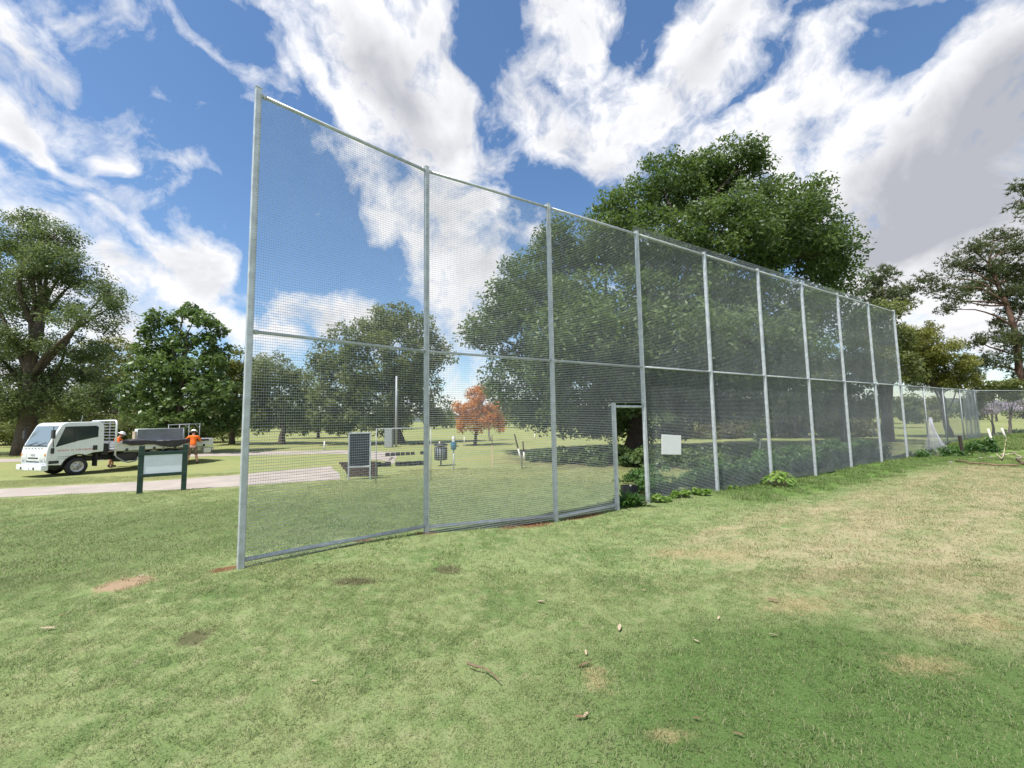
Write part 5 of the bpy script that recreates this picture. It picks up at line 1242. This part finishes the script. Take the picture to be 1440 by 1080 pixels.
# ------------------------------------------------------------------ mown grass: real blades over the near ground
tiles = bpy.data.collections.new('grass_tiles')
def grass_tile(n, size, L, wd, lean):
    p_ = (rng.random((n, 2)) - .5) * size
    an = rng.random(n) * 6.283; ln = L * (.5 + .8 * rng.random(n)); le = lean * (.4 + .8 * rng.random(n))
    dx, dy = np.cos(an), np.sin(an); w_ = wd * (.6 + .7 * rng.random(n))
    base = np.column_stack([p_, np.full(n, -.004)])
    side = np.column_stack([-dy, dx, np.zeros(n)]) * w_[:, None] * .5
    tip = base + np.column_stack([dx * ln * np.sin(le), dy * ln * np.sin(le), ln * np.cos(le)])
    mid = base + np.column_stack([dx * ln * np.sin(le) * .35, dy * ln * np.sin(le) * .35, ln * np.cos(le) * .62])
    V = np.stack([base - side, base + side, mid + side * .8, mid - side * .8, tip], 1).reshape(-1, 3)
    k = np.arange(n)[:, None] * 5
    tri = np.concatenate([k + np.array([[0, 1, 2]]), k + np.array([[0, 2, 3]]), k + np.array([[3, 2, 4]])])
    o = bpy.data.objects.new('grass_tile', quads_mesh('grass_tile', V, tri, M_blade)); tiles.objects.link(o)
# sorted by name: 0-5 near turf, 6-10 mid turf, 11-13 long grass
for k in range(6): grass_tile(620, .32, .032, .0034, 1.1)
for k in range(5): grass_tile(480, .60, .036, .0075, 1.1)
for k in range(3): grass_tile(260, .40, .11, .008, .75)
names = sorted(o.name for o in tiles.objects)
pts = []; pidx = []; prot = []; pscl = []
def dirt_here(x, y):
    for q, a, b, k in DIRTW:
        if k == 'straw': continue
        dx, dy = x - q[0], y - q[1]; ro = .53 if k == 'red' else 0.0; c_, s_ = math.cos(ro), math.sin(ro); u, v_ = (dx * c_ + dy * s_) / a, (-dx * s_ + dy * c_) / b
        if u * u + v_ * v_ < 1.05 + .4 * rng.random(): return True
    return False
def scatter(y0, y1, step, lo, hi):
    for y in np.arange(y0, y1, step):
        lim = (y + 1.2) * 1.32
        for x in np.arange(-lim, lim, step):
            xx, yy = x + (rng.random() - .5) * step * .4, y + (rng.random() - .5) * step * .4
            if dirt_here(xx, yy) or near_path(xx, yy): continue
            pts.append((xx, yy)); pidx.append(rng.integers(lo, hi)); prot.append(rng.random() * 6.283); pscl.append(.8 + .5 * rng.random() ** 2)
scatter(1.1, 5.0, .24, 0, 6)
scatter(4.9, 15.5, .44, 6, 11)
for s in np.arange(7.0, 26, .30):
    for d in np.arange(-.3, 1.25, .28):
        if rng.random() < .25: continue
        dd = d + .12 * rng.normal(); ss = s + .12 * rng.normal()
        pts.append((POSTS[1, 0] + FDIR[0] * ss + FNORM[0] * dd, POSTS[1, 1] + FDIR[1] * ss + FNORM[1] * dd)); pidx.append(rng.integers(11, 14)); prot.append(rng.random() * 6.283); pscl.append(.55 + .5 * rng.random())
for _ in range(900):
    x, y = 20 + 17 * rng.random(), 14.5 + 8 * rng.random()
    if hz(x, y) < .22: continue
    pts.append((x, y)); pidx.append(rng.integers(11, 14)); prot.append(rng.random() * 6.283); pscl.append(.8 + .9 * rng.random())
for _ in range(1900):
    x, y = 16 + 18 * rng.random(), 11 + 10 * rng.random()
    if fence_s(x, y) < 17.3 or not (0.2 < fence_d(x, y) < 6.6): continue
    pts.append((x, y)); pidx.append(rng.integers(11, 14)); prot.append(rng.random() * 6.283); pscl.append(.3 + .45 * rng.random())
pts = np.array(pts)
gm = bpy.data.meshes.new('lawn_grass')
gm.vertices.add(len(pts)); gm.vertices.foreach_set('co', np.column_stack([pts, height(pts[:, 0], pts[:, 1])]).astype(np.float32).ravel())
for nm, tp, ar in (('idx', 'INT', pidx), ('rot', 'FLOAT', prot), ('scl', 'FLOAT', pscl)):
    a = gm.attributes.new(nm, tp, 'POINT'); a.data.foreach_set('value', np.array(ar, dtype=np.int32 if tp == 'INT' else np.float32))
grass = bpy.data.objects.new('lawn_grass', gm); COL.objects.link(grass)
tag(grass, 'short mown grass blades covering the near lawn', kind='stuff')
ng = bpy.data.node_groups.new('grass_scatter', 'GeometryNodeTree')
ng.interface.new_socket('Geometry', in_out='INPUT', socket_type='NodeSocketGeometry'); ng.interface.new_socket('Geometry', in_out='OUTPUT', socket_type='NodeSocketGeometry')
t = NT(ng)
gi = t.n('NodeGroupInput'); go = t.n('NodeGroupOutput')
ci = t.n('GeometryNodeCollectionInfo'); ci.inputs['Collection'].default_value = tiles; ci.inputs['Separate Children'].default_value = True; ci.inputs['Reset Children'].default_value = True
def nattr(name, typ):
    n_ = t.n('GeometryNodeInputNamedAttribute', data_type=typ); n_.inputs['Name'].default_value = name; return n_.outputs[0]
io = t.n('GeometryNodeInstanceOnPoints'); io.inputs['Pick Instance'].default_value = True
t.t.links.new(gi.outputs[0], io.inputs['Points']); t.t.links.new(ci.outputs[0], io.inputs['Instance']); t.t.links.new(nattr('idx', 'INT'), io.inputs['Instance Index'])
cx_ = t.n('ShaderNodeCombineXYZ'); t.t.links.new(nattr('rot', 'FLOAT'), cx_.inputs[2]); t.t.links.new(cx_.outputs[0], io.inputs['Rotation']); t.t.links.new(nattr('scl', 'FLOAT'), io.inputs['Scale'])
t.t.links.new(io.outputs[0], go.inputs[0])
md = grass.modifiers.new('scatter', 'NODES'); md.node_group = ng
